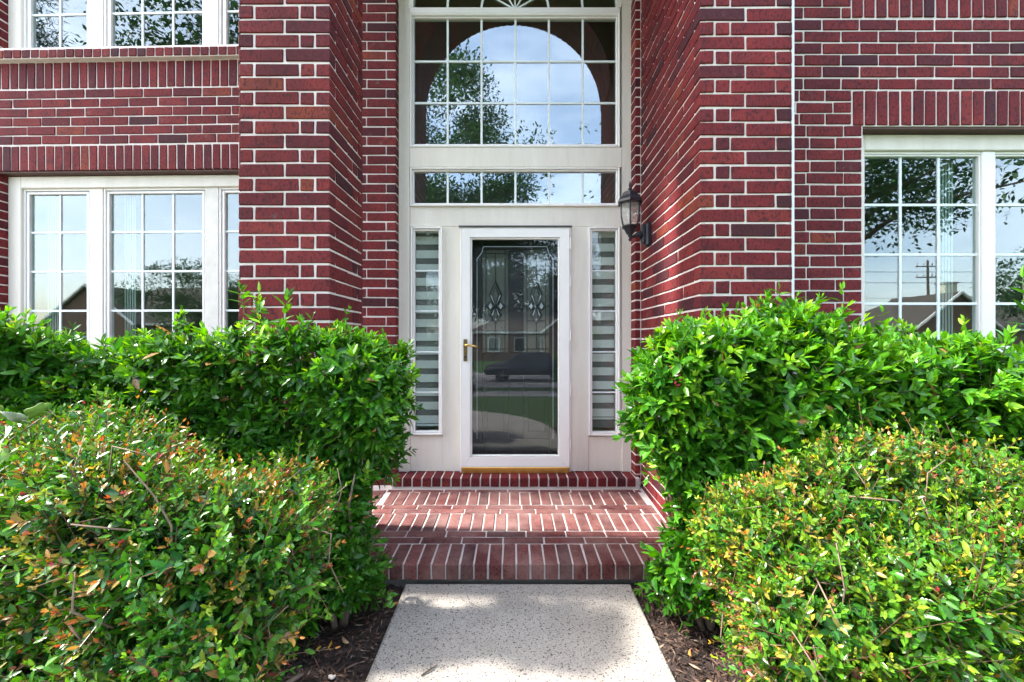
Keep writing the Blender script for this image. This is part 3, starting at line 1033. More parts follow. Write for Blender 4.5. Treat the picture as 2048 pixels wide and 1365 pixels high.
# inner glazing bead
B0, B1, C0, C1 = -.341, .393, .369, 2.237
C0 = .372
for nm, a in (("glazing_bead", (I0 + .0005, B0, J0 + .001, J1 - .001)), ("glazing_bead", (B1, I1 - .0005, J0 + .001, J1 - .001)), ("glazing_bead", (B0 + .0004, B1 - .0004, J0 + .001, J0 + .014)), ("glazing_bead", (B0 + .0004, B1 - .0004, J1 - .015, J1 - .001))):
    box(nm, a[0], a[1], ys0 + .010, ys1, a[2], a[3], 'door_white', sd, 0.004)
box("pane", B0 - .004, B1 + .004, ys1 - .012, ys1 - .008, J0 + .010, J1 - .010, 'door_glass', sd, 0)
# etched line with clipped corners on the glass
e = [(-.300, .53), (-.300, 2.075), (-.262, 2.125), (-.245, 2.180), (.300, 2.180), (.315, 2.125), (.352, 2.075), (.352, .53)]
for p_, q_ in zip(e[:-1], e[1:]):
    MB().tube([(p_[0], ys1 - .005, p_[1]), (q_[0], ys1 - .005, q_[1])], .0028, 4).build("etched_line", 'bevel_line', sd)
box("door_sweep", -.428, .488, YD - .060, YD - .004, .2445, .2985, 'brass', sd, 0.004)
hp = box("lock_plate", -.412, -.380, ys0 - .008, ys0 - .0005, 1.198, 1.385, 'dark_brass', sd, 0.006)
lv = MB().tube([(-.396, ys0 - .004, 1.333), (-.396, ys0 - .045, 1.333)], .010, 10)
lv.tube([(-.402, ys0 - .045, 1.334), (-.36, ys0 - .052, 1.336), (-.31, ys0 - .050, 1.326), (-.285, ys0 - .046, 1.312)], [.010, .0095, .0085, .006], 10)
lv.build("lever_handle", 'brass', sd, True)
MB().lathe((-.396, ys0 - .012, 1.235), [(.011, -.010), (.011, .010)], 12).build("keyhole", 'came', sd)
for z in (.5, .95, 1.42, 1.88, 2.2):
    MB().tube([(.4965, ys0 + .004, z - .05), (.4965, ys0 + .004, z + .05)], .006, 8).build("hinge", 'door_white', sd)

# dark entry door behind it
ed = thing("entry_door", (.03, 3.70, .25), "dark stained inner door with two leaded glass lights", "door")
yA, yB = 3.685, 3.728
for nm, a in (("stile", (-.44, -.263, .26, 2.34)), ("stile", (.331, .50, .26, 2.34)), ("mullion", (-.031, .103, 1.2705, 2.1795)),
              ("top_rail", (-.2625, .3305, 2.18, 2.34)), ("lock_rail", (-.2625, .3305, 1.05, 1.27)), ("bottom_rail", (-.2625, .3305, .26, .50)), ("mullion", (-.031, .103, .5005, 1.0495))):
    box(nm, a[0], a[1], yA, yB, a[2], a[3], 'door_wood', ed, 0.004)
for x0, x1 in ((-.262, -.0315), (.1035, .330)):
    box("lower_panel", x0 + .002, x1 - .002, yA + .012, yB - .01, .502, 1.048, 'door_wood', ed, 0.002)
    box("raised_field", x0 + .04, x1 - .04, yA + .004, yA + .020, .56, .99, 'door_wood', ed, 0.012)
    box("glass_light", x0, x1, yA + .019, yA + .023, 1.271, 2.179, 'lead_glass', ed, 0)
    cx = (x0 + x1) / 2
    def came(pts, r=.0048):
        MB().tube([(x_, yA + .016, z_) for x_, z_ in pts], r, 4).build("came", 'came', ed)
    b_ = .03
    came([(x0 + b_, 1.271), (x0 + b_, 2.179)]); came([(x1 - b_, 1.271), (x1 - b_, 2.179)])
    came([(x0, 1.30), (x1, 1.30)]); came([(x0, 2.15), (x1, 2.15)])
    came([(cx, 1.30), (cx, 1.55)]); came([(cx, 1.90), (cx, 2.15)]); came([(x0, 1.43), (x1, 1.43)]); came([(x0, 1.68), (x0 + b_, 1.68)]); came([(x1 - b_, 1.68), (x1, 1.68)])
    came([(x0 + b_, 1.55), (x1 - b_, 1.55)])
    came([(cx, 1.90), (cx - .055, 1.78), (cx - .02, 1.70), (cx, 1.66), (cx + .02, 1.70), (cx + .055, 1.78), (cx, 1.90)], .0065)
    came([(cx, 1.86), (cx - .028, 1.78), (cx, 1.69), (cx + .028, 1.78), (cx, 1.86)], .004)
    came([(cx, 1.68), (cx - .045, 1.72), (cx - .085, 1.68), (cx - .045, 1.645), (cx, 1.68)], .0065)
    came([(cx, 1.68), (cx + .045, 1.72), (cx + .085, 1.68), (cx + .045, 1.645), (cx, 1.68)], .0065)
    came([(cx, 1.68), (cx - .05, 1.60), (cx, 1.52), (cx + .05, 1.60), (cx, 1.68)], .0065)
    came([(cx, 1.67), (cx - .02, 1.60), (cx, 1.55), (cx + .02, 1.60), (cx, 1.67)], .004)
    came([(cx - .035, 1.43), (cx, 1.47), (cx + .035, 1.43)], .004)
    def bevel(pts):  # bevel pieces coloured white, their highlights put into the colour
        m = MB(); n = len(pts)
        m.v = [(x_, yA + .013, z_) for x_, z_ in pts] + [(x_, yA + .018, z_) for x_, z_ in pts]
        m.f = [tuple(range(n)), tuple(reversed(range(n, 2 * n)))] + [(i, i + n, (i + 1) % n + n, (i + 1) % n) for i in range(n)]
        m.build("bevel", 'bevel_line', ed)
    for sx in (-1, 1):
        bevel([(cx + sx * .045, 1.712), (cx + sx * .062, 1.68), (cx + sx * .045, 1.652), (cx + sx * .030, 1.68)])
        bevel([(cx + sx * .006, 1.670), (cx + sx * .034, 1.60), (cx + sx * .022, 1.60)])
        bevel([(cx + sx * .034, 1.775), (cx + sx * .046, 1.775), (cx + sx * .012, 1.70)])
    bevel([(cx - .012, 1.55), (cx, 1.535), (cx + .012, 1.55), (cx, 1.575)])

# ------------------------------------------------------------------ rooms behind the glass
def room(name, x0, x1, y0, y1, z0, z1, mat, label, holes=None):
    m = MB(); t = .06
    m.box(x0 - t, x0, y0, y1, z0, z1); m.box(x1, x1 + t, y0, y1, z0, z1)
    m.box(x0 - t, x1 + t, y0, y1 + t, z0 - t, z0 - .0005)
    if holes is None:
        m.box(x0 - t, x1 + t, y0, y1 + t, z1 + .0005, z1 + t)
        m.box(x0 - t, x1 + t, y1 + .0005, y1 + t, z0, z1)
    else:
        (ha, hb, hc, hd), (sx0, sx1, sy0, sy1) = holes
        yb0, yb1 = y1 + .0005, y1 + t
        m.box(x0 - t, ha, yb0, yb1, z0, z1); m.box(hb, x1 + t, yb0, yb1, z0, z1); m.box(ha, hb, yb0, yb1, z0, hc); m.box(ha, hb, yb0, yb1, hd, z1)
        zc0, zc1 = z1 + .0005, z1 + t
        m.box(x0 - t, sx0, y0, y1 + t, zc0, zc1); m.box(sx1, x1 + t, y0, y1 + t, zc0, zc1); m.box(sx0, sx1, y0, sy0, zc0, zc1); m.box(sx0, sx1, sy1, y1 + t, zc0, zc1)
    o = m.build(name, mat)
    return tag(o, label, None, kind="structure")
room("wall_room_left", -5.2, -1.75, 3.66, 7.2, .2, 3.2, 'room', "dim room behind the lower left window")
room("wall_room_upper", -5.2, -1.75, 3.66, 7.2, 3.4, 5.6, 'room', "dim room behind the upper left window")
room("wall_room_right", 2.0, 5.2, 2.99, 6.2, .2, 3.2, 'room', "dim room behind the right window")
room("wall_foyer", -1.62, 1.75, 3.725, 8.0, .24, 5.7, 'cream_room', "cream foyer behind the entry", ((-.45, -.44, 4.9, 4.91), (-.55, -.25, 4.0, 4.5)))  # small ceiling opening added to let light into the foyer
o = MB().box(-1.60, 1.72, 5.4, 7.95, 2.95, 5.66).build("foyer_blocker", 'room'); tag(o, "added dark block inside the foyer, dimming the view through the tall window", None, kind="structure")  # added to hide the bright upper foyer from the tall window
# foyer front wall closing round the entry
m_ = MB()
m_.box(-1.68, -.99, 3.735, 3.755, .24, 5.7); m_.box(1.05, 1.81, 3.735, 3.755, .24, 5.7)
o = m_.build("wall_foyer_front", 'room'); tag(o, "inner face of the entry wall", None, kind="structure")
# pale inner casings seen behind the lower glass
for X_, Y_, nm in ((-4.16, 3.76, "pale curtain edge inside the lower left window at its outer end"), (-3.46, 3.76, "pale curtain edge behind the middle sash of the lower left window"), (3.16, 3.02, "pale curtain edge inside the right window beside the mullion")):
    o = MB()
    n = 9
    for i in range(n):
        a = X_ - .05 + .10 * i / n
        o.box(a, a + .10 / n - .001, Y_ + .012 * (i % 2), Y_ + .012 * (i % 2) + .006, .7, 2.68)
    c_ = o.build("curtain", 'curtain'); tag(c_, nm, "curtain", "curtains inside the windows")
# stair rail in the foyer
sr = thing("stair_railing", (-.35, 6.1, .24), "black stair railing seen through the left leaded light", "railing")
rl = MB()
rl.tube([(-1.3, 6.1, 2.02), (-.42, 6.1, 1.50), (-.12, 6.1, 1.50)], .035, 6); rl.build("handrail", 'door_wood', sr)
for x in (-1.1, -.95, -.8, -.65, -.5, -.35):
    zt = 1.50 if x > -.42 else 1.50 + (-.42 - x) * .59
    MB().tube([(x, 6.1, .24), (x, 6.1, zt)], .009, 5).build("baluster", 'door_wood', sr)
MB().tube([(-.14, 6.1, .24), (-.14, 6.1, 1.58)], .032, 6).build("newel_post", 'door_wood', sr)

# ------------------------------------------------------------------ porch arch, ceiling (seen in the upper glass)
pa = thing("porch_arch", (0, 2.56, 5.0), "round brick arch over the porch, mirrored in the upper window", "arch")
cx_, r_in, zs_ = .016, 1.028, 4.06
m_ = MB(); n = 40
A = arc_pts(cx_, zs_, r_in, 0, math.pi, n)
top = 6.1
yf_, yb_ = YP + .004, YB - .004
for i in range(n):
    (xa_, za_), (xb__, zb_) = A[i], A[i + 1]
    b = len(m_.v)
    for y in (yf_, yb_):
        m_.v += [(xa_, y, za_), (xb__, y, zb_), (xb__, y, top), (xa_, y, top)]
    m_.f += [(b, b + 1, b + 2, b + 3), (b + 7, b + 6, b + 5, b + 4), (b, b + 4, b + 5, b + 1)]
m_.box(-1.52, A[-1][0], yf_, yb_, 5.052, top); m_.box(A[0][0], 1.556, yf_, yb_, 5.052, top)
m_.build("spandrel", 'brick_mass', pa)
aw = Wall(pa)
# arch soffit bricks and inner face courses, joined
for i in range(46):
    t = math.pi * (i + .5) / 46
    for yy in (YP, YP + .257):
        pass
aw_rest = []
vs_, fs, rn = [], [], []
for i in range(44):
    t0, t1 = math.pi * (i + .06) / 44, math.pi * (i + .94) / 44
    for ya_, yb2 in ((YP - .002, YP + .2475), (YP + .2605, YB + .002)):
        b = len(vs_)
        for rr in (r_in - .005, r_in + .18):
            for t in (t0, t1):
                for y in (ya_, yb2):
                    vs_.append((cx_ + rr * math.cos(t), y - 2.56, zs_ + rr * math.sin(t) - 5.0))
        fs += [tuple(b + q for q in f) for f in ((0, 1, 3, 2), (4, 6, 7, 5), (0, 4, 5, 1), (2, 3, 7, 6), (0, 2, 6, 4), (1, 5, 7, 3))]
        rn += [random.random()] * 8
o = mesh_obj("brick_courses", vs_, fs, 'brick_mass'); o.parent = pa; o["kind"] = "stuff"
o.data.attributes.new("rnd", 'FLOAT', 'POINT').data.foreach_set("value", rn)
z = 4.2
while z < 6.05:
    ri = r_in + .2
    for side in (-1, 1):
        inner = math.sqrt(max(0, ri * ri - (z - zs_) ** 2)) if z - zs_ < ri else 0.0
        xi = cx_ + side * inner
        x_end = -1.515 if side < 0 else 1.55
        a, b2 = (x_end, xi) if side < 0 else (xi, x_end)
        if z < 5.06:
            a, b2 = (-1.006, xi) if side < 0 else (xi, 1.046)
        x = a
        while x < b2 - .03:
            for yy in ((YP - .0, YP + BT), (YB - BT, YB)):
                aw.rest.append((Vector(((x + min(x + BL, b2)) / 2, (yy[0] + yy[1]) / 2, z + BH / 2)), (min(x + BL, b2) - x, BT, BH), 0))
            x += BP
    z += CO
aw.finish()
pc = MB().box(-1.53, 1.5, YP + .01, 3.70, 5.92, 6.0)
o = pc.build("ceiling_porch", 'trim'); tag(o, "painted porch ceiling high above the door", None, kind="structure")
# header closing the side opening above the sun gap, and the wall over the entry
hd = MB().box(-1.51, -1.03, YB + .002, 3.498, 5.50, 5.915)
o = hd.build("porch_side_beam", 'mortar'); tag(o, "brick side beam joining the left pier to the house", "beam")
uw = MB().box(-1.95, 1.5, 3.605, 3.73, 5.16, 5.915)
o = uw.build("wall_over_entry", 'trim'); tag(o, "painted wall over the fan window", None, kind="structure")

cv = MB().box(-2.95, -1.56, 3.205, 3.71, 5.55, 5.72).box(-2.95, -1.56, 3.19, 3.22, 5.56, 5.75)
o = cv.build("sun_blocker", 'trim'); tag(o, "added block above the picture, trimming the sun on the lantern wall", "sun_blocker")  # unseen, added to cut off the back of the sun strip on the reveal

# ------------------------------------------------------------------ wall lantern
wl = thing("wall_lantern", (1.06, 3.215, 1.95), "black glass wall lantern on the brick reveal", "lantern")
LX, LY = .910, 3.20
pl = box("back_plate", 1.028, 1.075, 3.175, 3.255, 2.10, 2.285, 'black_metal', wl, 0.014)
box("plate_block", 1.005, 1.0275, 3.185, 3.245, 2.125, 2.27, 'black_metal', wl, 0.008)
MB().tube([(1.01, 3.215, 2.185), (.985, 3.212, 2.20), (.955, 3.206, 2.185), (.925, 3.202, 2.172), (LX, LY, 2.172)], [.030, .024, .016, .012, .012], 10).build("arm", 'black_metal', wl, True)
MB().lathe((LX, LY, 0), [(.004, 2.138), (.012, 2.145), (.014, 2.155), (.008, 2.165), (.016, 2.175), (.020, 2.19), (.030, 2.198), (.034, 2.205), (.050, 2.235), (.064, 2.245), (.068, 2.252), (.066, 2.258)], 6, R(15)).build("cup", 'black_metal', wl)
prof = [(.058, 2.258), (.068, 2.295), (.075, 2.34), (.078, 2.385), (.074, 2.425), (.068, 2.445)]
MB().lathe((LX, LY, 0), [(r * .97, z) for r, z in prof], 6, R(15), cap=False).build("glass_panes", 'lamp_glass', wl)
for s in range(6):
    a = R(15) + s * math.pi / 3
    MB().tube([(LX + r * math.cos(a), LY + r * math.sin(a), z) for r, z in prof], .0055, 5).build("rib", 'black_metal', wl)
MB().lathe((LX, LY, 0), [(.098, 2.425), (.103, 2.432), (.098, 2.452), (.080, 2.470), (.070, 2.485), (.060, 2.508), (.042, 2.520), (.030, 2.524)], 6, R(15)).build("roof", 'black_metal', wl)
MB().lathe((LX, LY, 0), [(.006, 2.523), (.006, 2.535), (.017, 2.540), (.017, 2.544), (.006, 2.550), (.011, 2.565), (.009, 2.580), (.002, 2.602)], 8).build("finial", 'black_metal', wl, True)
MB().lathe((LX, LY, 0), [(.010, 2.26), (.010, 2.30), (.018, 2.315), (.022, 2.345), (.016, 2.375), (.004, 2.385)], 8).build("bulb", 'far_white', wl, True)
oc = thing("outlet_cover", (1.06, 3.09, .82), "grey outlet cover on the brick reveal behind right hedge", "outlet cover")
box("lid", 1.035, 1.066, 3.055, 3.125, .765, .875, 'plain_grey', oc, 0.008)
box("hinge_bar", 1.030, 1.0345, 3.06, 3.12, .862, .872, 'plain_grey', oc, 0.002)

# ------------------------------------------------------------------ leaves
T8 = np.array([(0, 0, 0), (.30, .5, .10), (.30, 0, 0), (.30, -.5, .10), (.68, .42, .07), (.68, 0, 0), (.68, -.42, .07), (1, 0, 0)], dtype=np.float64)
F8 = [(0, 2, 1), (0, 3, 2), (1, 2, 5, 4), (2, 3, 6, 5), (4, 5, 7), (5, 6, 7)]
T5 = np.array([(0, 0, 0), (.48, .5, .10), (.5, 0, 0), (.48, -.5, .10), (1, 0, 0)], dtype=np.float64)
F5 = [(0, 2, 1), (0, 3, 2), (1, 2, 4), (2, 3, 4)]

def norm(a): return a / np.maximum(np.linalg.norm(a, axis=-1, keepdims=True), 1e-9)

def leaves_arrays(pos, d, n, ln, wd, col, curl, templ=8):
    T, F = (T8, F8) if templ == 8 else (T5, F5)
    d = norm(d); n = norm(n - d * np.sum(n * d, -1, keepdims=True)); s = np.cross(n, d)
    N = len(pos); K = len(T)
    u = T[None, :, 0] * ln[:, None]
    vv = T[None, :, 1] * wd[:, None]
    h = T[None, :, 2] * wd[:, None] * 1.6 - curl[:, None] * ln[:, None] * T[None, :, 0] ** 2
    P = pos[:, None, :] + u[..., None] * d[:, None, :] + vv[..., None] * s[:, None, :] + h[..., None] * n[:, None, :]
    C = np.repeat(col[:, None, :], K, axis=1)
    C = C * (np.where(np.abs(T[:, 1]) < .01, 1.30, .92))[None, :, None]
    return P.reshape(-1, 3), C.reshape(-1, 3), N, K, F

def leaf_mesh(name, P, C, N, K, F, mat, extra=None):
    """extra: (verts, quads/tris faces list as array of tris, colours) appended, e.g. twigs"""
    loops, starts, tot = [], [], 0
    sizes = []
    base = (np.arange(N) * K)[:, None]
    idx = np.concatenate([base + np.array(f)[None, :] for f in F], axis=1)      # N x sum(len f)
    lens = np.tile(np.array([len(f) for f in F]), N)
    idx = idx.reshape(-1)
    if extra is not None:
        ev, ef, ec = extra
        idx = np.concatenate([idx, (ef + len(P)).reshape(-1)])
        lens = np.concatenate([lens, np.full(len(ef), ef.shape[1])])
        P = np.concatenate([P, ev]); C = np.concatenate([C, ec])
    me = bpy.data.meshes.new(name)
    me.vertices.add(len(P)); me.vertices.foreach_set("co", P.astype(np.float32).ravel())
    me.loops.add(len(idx)); me.loops.foreach_set("vertex_index", idx.astype(np.int32))
    me.polygons.add(len(lens))
    st = np.concatenate([[0], np.cumsum(lens)[:-1]])
    me.polygons.foreach_set("loop_start", st.astype(np.int32))
    me.polygons.foreach_set("use_smooth", np.ones(len(lens), dtype=bool))
    me.update(calc_edges=True)
    at = me.attributes.new("Col", 'FLOAT_COLOR', 'POINT')
    at.data.foreach_set("color", np.concatenate([C, np.ones((len(C), 1))], 1).astype(np.float32).ravel())
    me.materials.append(M[mat])
    return me

def twig_arrays(A, B, r, col):
    """three sided straight twigs from A to B"""
    d = norm(B - A)
    u = norm(np.cross(d, np.array([.31, .57, .76]))); w_ = np.cross(d, u)
    V = []
    for q, rr in ((A, r), (B, r * .5)):
        for k_ in range(3):
            a = 2 * math.pi * k_ / 3
            V.append(q + (u * math.cos(a) + w_ * math.sin(a)) * rr)
    V = np.stack(V, 1)                        # N x 6 x 3
    N = len(A); b = (np.arange(N) * 6)[:, None]
    Fq = np.concatenate([b + np.array(f)[None] for f in ((0, 1, 4, 3), (1, 2, 5, 4), (2, 0, 3, 5))], 0)
    return V.reshape(-1, 3), Fq, np.repeat(np.tile(np.array(col), (N, 1))[:, None], 6, 1).reshape(-1, 3)

def waves(seed, k, lo, hi):
    r = np.random.default_rng(seed)
    W = norm(r.normal(size=(k, 3))) * r.uniform(lo, hi, (k, 1)); ph = r.uniform(0, 6.28, k)
    return lambda p: np.sum(np.sin(p @ W.T + ph), -1) / math.sqrt(k)

def make_shoots(base, d, L, sp, r, tipcol, palette):
    """leaf arrays for many shoots. sp: dict of leaf habit. Returns arrays and twig ends"""
    N = len(base); K = sp['nodes']
    up = np.tile(np.array([0, 0, 1.]), (N, 1))
    d = norm(d)
    u = norm(np.cross(d, norm(r.normal(size=(N, 3))))); w_ = np.cross(d, u)
    bend = norm(r.normal(size=(N, 3))) * .18
    P, D, NN, LN, WD, CC, CU = [], [], [], [], [], [], []
    matu = palette[r.integers(0, len(palette), N)]
    for j in range(K):
        t = (j + .4) / K
        q = base + d * (L * t)[:, None] + bend * (L * t * t)[:, None]
        for s in range(2):
            keep = r.random(N) < sp.get('keep', .93)
            phi = j * 1.57 + s * math.pi + r.normal(0, .35, N)
            th = np.radians(sp['open0'] + (sp['open1'] - sp['open0']) * t) + r.normal(0, .2, N)
            rad = u * np.cos(phi)[:, None] + w_ * np.sin(phi)[:, None]
            ld = d * np.cos(th)[:, None] + rad * np.sin(th)[:, None] + r.normal(0, .10, (N, 3))
            ld[:, 2] -= sp.get('droop', .05)
            nn = d * 1.0 - rad * .25 + up * .35 + r.normal(0, .25, (N, 3))
            sz = sp['len'] * r.uniform(.58, 1.28, N) * (1 - sp['taper'] * max(0, t - .45) / .55)
            mixf = np.clip((t - sp['new0']) / (1 - sp['new0'] + 1e-6), 0, 1) * r.uniform(.55, 1.1, N)
            c = matu * (1 - mixf[:, None]) + tipcol * mixf[:, None]
            c = c * r.uniform(.75, 1.25, (N, 1))
            P.append(q[keep]); D.append(ld[keep]); NN.append(nn[keep]); LN.append(sz[keep]); WD.append((sz * sp['asp'] * r.uniform(.85, 1.15, N))[keep])
            old = r.random(N) < .008
            c = np.where(old[:, None], np.array([.30, .17, .06]), c)
            CC.append(c[keep]); CU.append(r.uniform(.02, sp.get('curl', .16), N)[keep])
    # end leaves
    for s in range(3):
        q = base + d * (L * 1.0)[:, None] + bend * L[:, None]
        ld = d + r.normal(0, .32, (N, 3))
        sz = sp['len'] * (1 - sp['taper']) * r.uniform(.6, 1.0, N)
        P.append(q); D.append(ld); NN.append(u + r.normal(0, .4, (N, 3))); LN.append(sz); WD.append(sz * sp['asp'] * .85); CC.append(tipcol * r.uniform(.8, 1.2, (N, 1))); CU.append(np.full(N, .05))
    cat = np.concatenate
    return cat(P), cat(D), cat(NN), cat(LN), cat(WD), np.clip(cat(CC), .004, .9), cat(CU), base - d * .02, base + d * (L * .98)[:, None] + bend * L[:, None]

def hedge(label, bounds, ztop, sp, n_outer, n_inner, n_solo, seed, pal, tip_fn, mat, templ, amp=.05, group=None, rad=.17, taperfn=None, stems=(), tall=()):
    x0, x1, y0, y1, z0, z1 = bounds
    r = np.random.default_rng(seed)
    wv = waves(seed, 9, 5, 15); wl_ = waves(seed + 5, 6, 1.6, 4.5)
    c = np.array([(x0 + x1) / 2, (y0 + y1) / 2, (z0 + z1) / 2]); h = np.array([(x1 - x0) / 2, (y1 - y0) / 2, (z1 - z0) / 2])
    def sdf(p):
        p = p.copy()
        dz = ztop(p[:, 0], p[:, 1])
        p[:, 2] = z0 + (p[:, 2] - z0) * (z1 - z0) / np.maximum(dz - z0, .2)
        if taperfn is not None: p = taperfn(p)
        q = np.abs(p - c) - h + rad
        return np.linalg.norm(np.maximum(q, 0), axis=-1) + np.minimum(q.max(-1), 0) - rad - amp * wv(p) - amp * .8 * wl_(p)
    def grad(p):
        e_ = .015; g_ = []
        for a in range(3):
            o_ = np.zeros(3); o_[a] = e_
            g_.append(sdf(p + o_) - sdf(p - o_))
        return norm(np.stack(g_, -1))
    def weight(p, nrm):
        wt = np.ones(len(p))
        px = p[:, 0] / np.maximum(p[:, 1], .2); pz_ = (p[:, 2] - CAM_Z) / np.maximum(p[:, 1], .2)
        wt *= np.where((np.abs(px) < 1.32) & (pz_ > -.92), 1.0, .22)
        wt *= np.where(nrm[:, 1] > .45, .30, 1.0)
        return wt
    def sample(n, lo, hi):
        out = []; outn = []; cnt = 0
        while cnt < n:
            p = r.uniform((x0 - .15, y0 - .15, z0 - .05), (x1 + .15, y1 + .15, z1 + .28), (60000, 3))
            s_ = sdf(p); p = p[(s_ > lo) & (s_ < hi)]
            g_ = grad(p)
            kp = r.random(len(p)) < weight(p, g_)
            out.append(p[kp]); outn.append(g_[kp]); cnt += kp.sum()
        return np.concatenate(out)[:n], np.concatenate(outn)[:n]
    root = thing("hedge", ((x0 + x1) / 2, (y0 + y1) / 2, 0), label, "hedge", group)
    rl = np.array(root.location)
    def dirs(nrm, n):
        return norm(nrm * sp['outw'] + np.array([0, 0, sp['upw']]) + r.normal(0, .38, (n, 3)))
    # outer shoots
    p, nr = sample(n_outer, -.10, .0)
    d = dirs(nr, n_outer)
    L = r.uniform(*sp['shoot'], n_outer)
    long_ = r.random(n_outer) < sp.get('longp', .04)
    L = np.where(long_, L * 1.8, L)
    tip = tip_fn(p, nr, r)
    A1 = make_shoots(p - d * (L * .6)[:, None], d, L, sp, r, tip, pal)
    # inner, darker, sparser
    p2, nr2 = sample(n_inner, -.26, -.09)
    d2 = norm(nr2 * .8 + r.normal(0, .5, (n_inner, 3)))
    L2 = r.uniform(*sp['shoot'], n_inner)
    A2 = make_shoots(p2, d2, L2, sp, r, pal[r.integers(0, len(pal), n_inner)], pal)
    cat = [np.concatenate([a, b]) for a, b in zip(A1, A2)]
    P_, C_, N_, K_, F_ = leaves_arrays(cat[0] - rl, *cat[1:7][0:0], **{}) if False else leaves_arrays(cat[0] - rl, cat[1], cat[2], cat[3], cat[4], cat[5], cat[6], templ)
    ex = twig_arrays(cat[7] - rl, cat[8] - rl, np.full((len(cat[7]), 1), sp['twig']), sp['twigcol'])
    me = leaf_mesh("foliage", P_, C_, N_, K_, F_, mat, ex)
    o = bpy.data.objects.new("foliage", me); COL.objects.link(o); o.parent = root; o["kind"] = "stuff"
    # single shoots standing out of the surface
    variants = []
    for v_ in range(10):
        one = np.zeros((1, 3)); dz_ = np.array([[0, 0, 1.]])
        Lv = np.array([r.uniform(*sp['shoot']) * 1.25])
        pp, nn_ = sample(1, -.05, 0)
        A = make_shoots(one, dz_, Lv, sp, r, tip_fn(pp, nn_, r), pal)
        Pv, Cv, Nv, Kv, Fv = leaves_arrays(A[0], A[1], A[2], A[3], A[4], A[5], A[6], templ)
        exv = twig_arrays(A[7], A[8], np.full((1, 1), sp['twig']), sp['twigcol'])
        variants.append(leaf_mesh("shoot", Pv, Cv, Nv, Kv, Fv, mat, exv))
    ps, ns = sample(n_solo * 5, -.03, .0)
    vis = (np.abs(ps[:, 0] / ps[:, 1]) < 1.24) & (ns[:, 1] < .3)
    ps, ns = ps[vis][:n_solo], ns[vis][:n_solo]
    dd = dirs(ns, len(ps))
    for i in range(len(ps)):
        o = bpy.data.objects.new("shoot", variants[int(r.integers(0, 10))])
        COL.objects.link(o); o.parent = root
        o.location = Vector(ps[i] - rl - dd[i] * .03)
        q = Vector(dd[i]).to_track_quat('Z', 'Y') @ Euler((0, 0, float(r.uniform(0, 6.28)))).to_quaternion()
        o.rotation_euler = q.to_euler()
        o.scale = (1, 1, 1)
    # tall shoots rising above the clipped top
    for x_, y_, z_, sc_ in tall:
        o = bpy.data.objects.new("tall_shoot", variants[int(r.integers(0, 10))])
        COL.objects.link(o); o.parent = root
        o.location = Vector((x_, y_, z_)) - root.location
        o.rotation_euler = (float(r.normal(0, .12)), float(r.normal(0, .12)), float(r.uniform(0, 6.28)))
        o.scale = (sc_ ** .5, sc_ ** .5, sc_)
    if sp is SMALL:
        pb, nb = sample(160, -.05, .01)
        vis = (np.abs(pb[:, 0] / pb[:, 1]) < 1.24) & (nb[:, 1] < .3)
        pb, nb = pb[vis][:30], nb[vis][:30]
        for i in range(len(pb)):
            d_ = norm(np.cross(nb[i], r.normal(size=3))) * .8 + np.array([0, 0, .5]) + nb[i] * .25
            d_ = norm(d_); L_b = r.uniform(.10, .24); sd2 = r.normal(0, .03, (3, 3))
            a_ = pb[i] - d_ * L_b * .5
            pts = [a_, a_ + d_ * L_b * .4 + sd2[0], a_ + d_ * L_b * .75 + sd2[1], a_ + d_ * L_b + sd2[2]]
            MB().tube([tuple(q) for q in pts], [.0032, .0027, .0021, .0012], 5).build("branch", 'pale_twig', root, True)
    # woody stems
    for pts, rr in stems:
        MB().tube(pts, rr, 7).build("stem", 'twig', root, True)
    return root

def auto_stems(r, xs_, y, h):
    out = []
    for x in xs_:
        for k_ in range(3):
            a = r.uniform(-.35, .35); b = r.uniform(-.2, .2)
            p = [(x + r.uniform(-.04, .04), y + r.uniform(-.04, .04), -.06)]
            for s in range(1, 6):
                p.append((p[-1][0] + a * h / 5 + r.uniform(-.03, .03), p[-1][1] + b * h / 5 + r.uniform(-.03, .03), h * s / 5 * .85))
            out.append((p, [.017, .015, .012, .010, .007, .003]))
    return out

G = lambda *c: np.array(c)
def pick(r, n, cols, probs):
    cols = np.array(cols); return cols[r.choice(len(cols), n, p=np.array(probs) / sum(probs))]

BIG = dict(nodes=5, len=.066, asp=.38, open0=68, open1=38, taper=.35, new0=.35, keep=.93, droop=.05, curl=.22, outw=.75, upw=.65,
           shoot=(.07, .13), longp=.05, twig=.0028, twigcol=(.10, .12, .04))
BIGR = dict(BIG, len=.070, asp=.39, shoot=(.08, .14), upw=.55)
SMALL = dict(nodes=6, len=.035, asp=.44, open0=62, open1=40, taper=.52, new0=.55, keep=.93, droop=.0, curl=.12, outw=.7, upw=.55,
             shoot=(.07, .14), longp=.10, twig=.0019, twigcol=(.17, .10, .06))
PAL_BIG = np.array([(.018, .085, .007), (.027, .115, .009), (.040, .150, .010), (.022, .100, .012), (.055, .180, .011)]) * 1.15
PAL_BIGR = np.array([(.020, .100, .006), (.032, .140, .008), (.046, .180, .009), (.024, .115, .008), (.060, .20, .011)]) * 1.0
PAL_SM = np.array([(.018, .080, .008), (.026, .108, .009), (.040, .140, .010), (.018, .086, .018), (.060, .145, .011)]) * 1.15
PAL_SMR = np.array([(.020, .090, .008), (.032, .122, .009), (.055, .155, .010), (.022, .092, .016), (.095, .180, .012)]) * 1.1

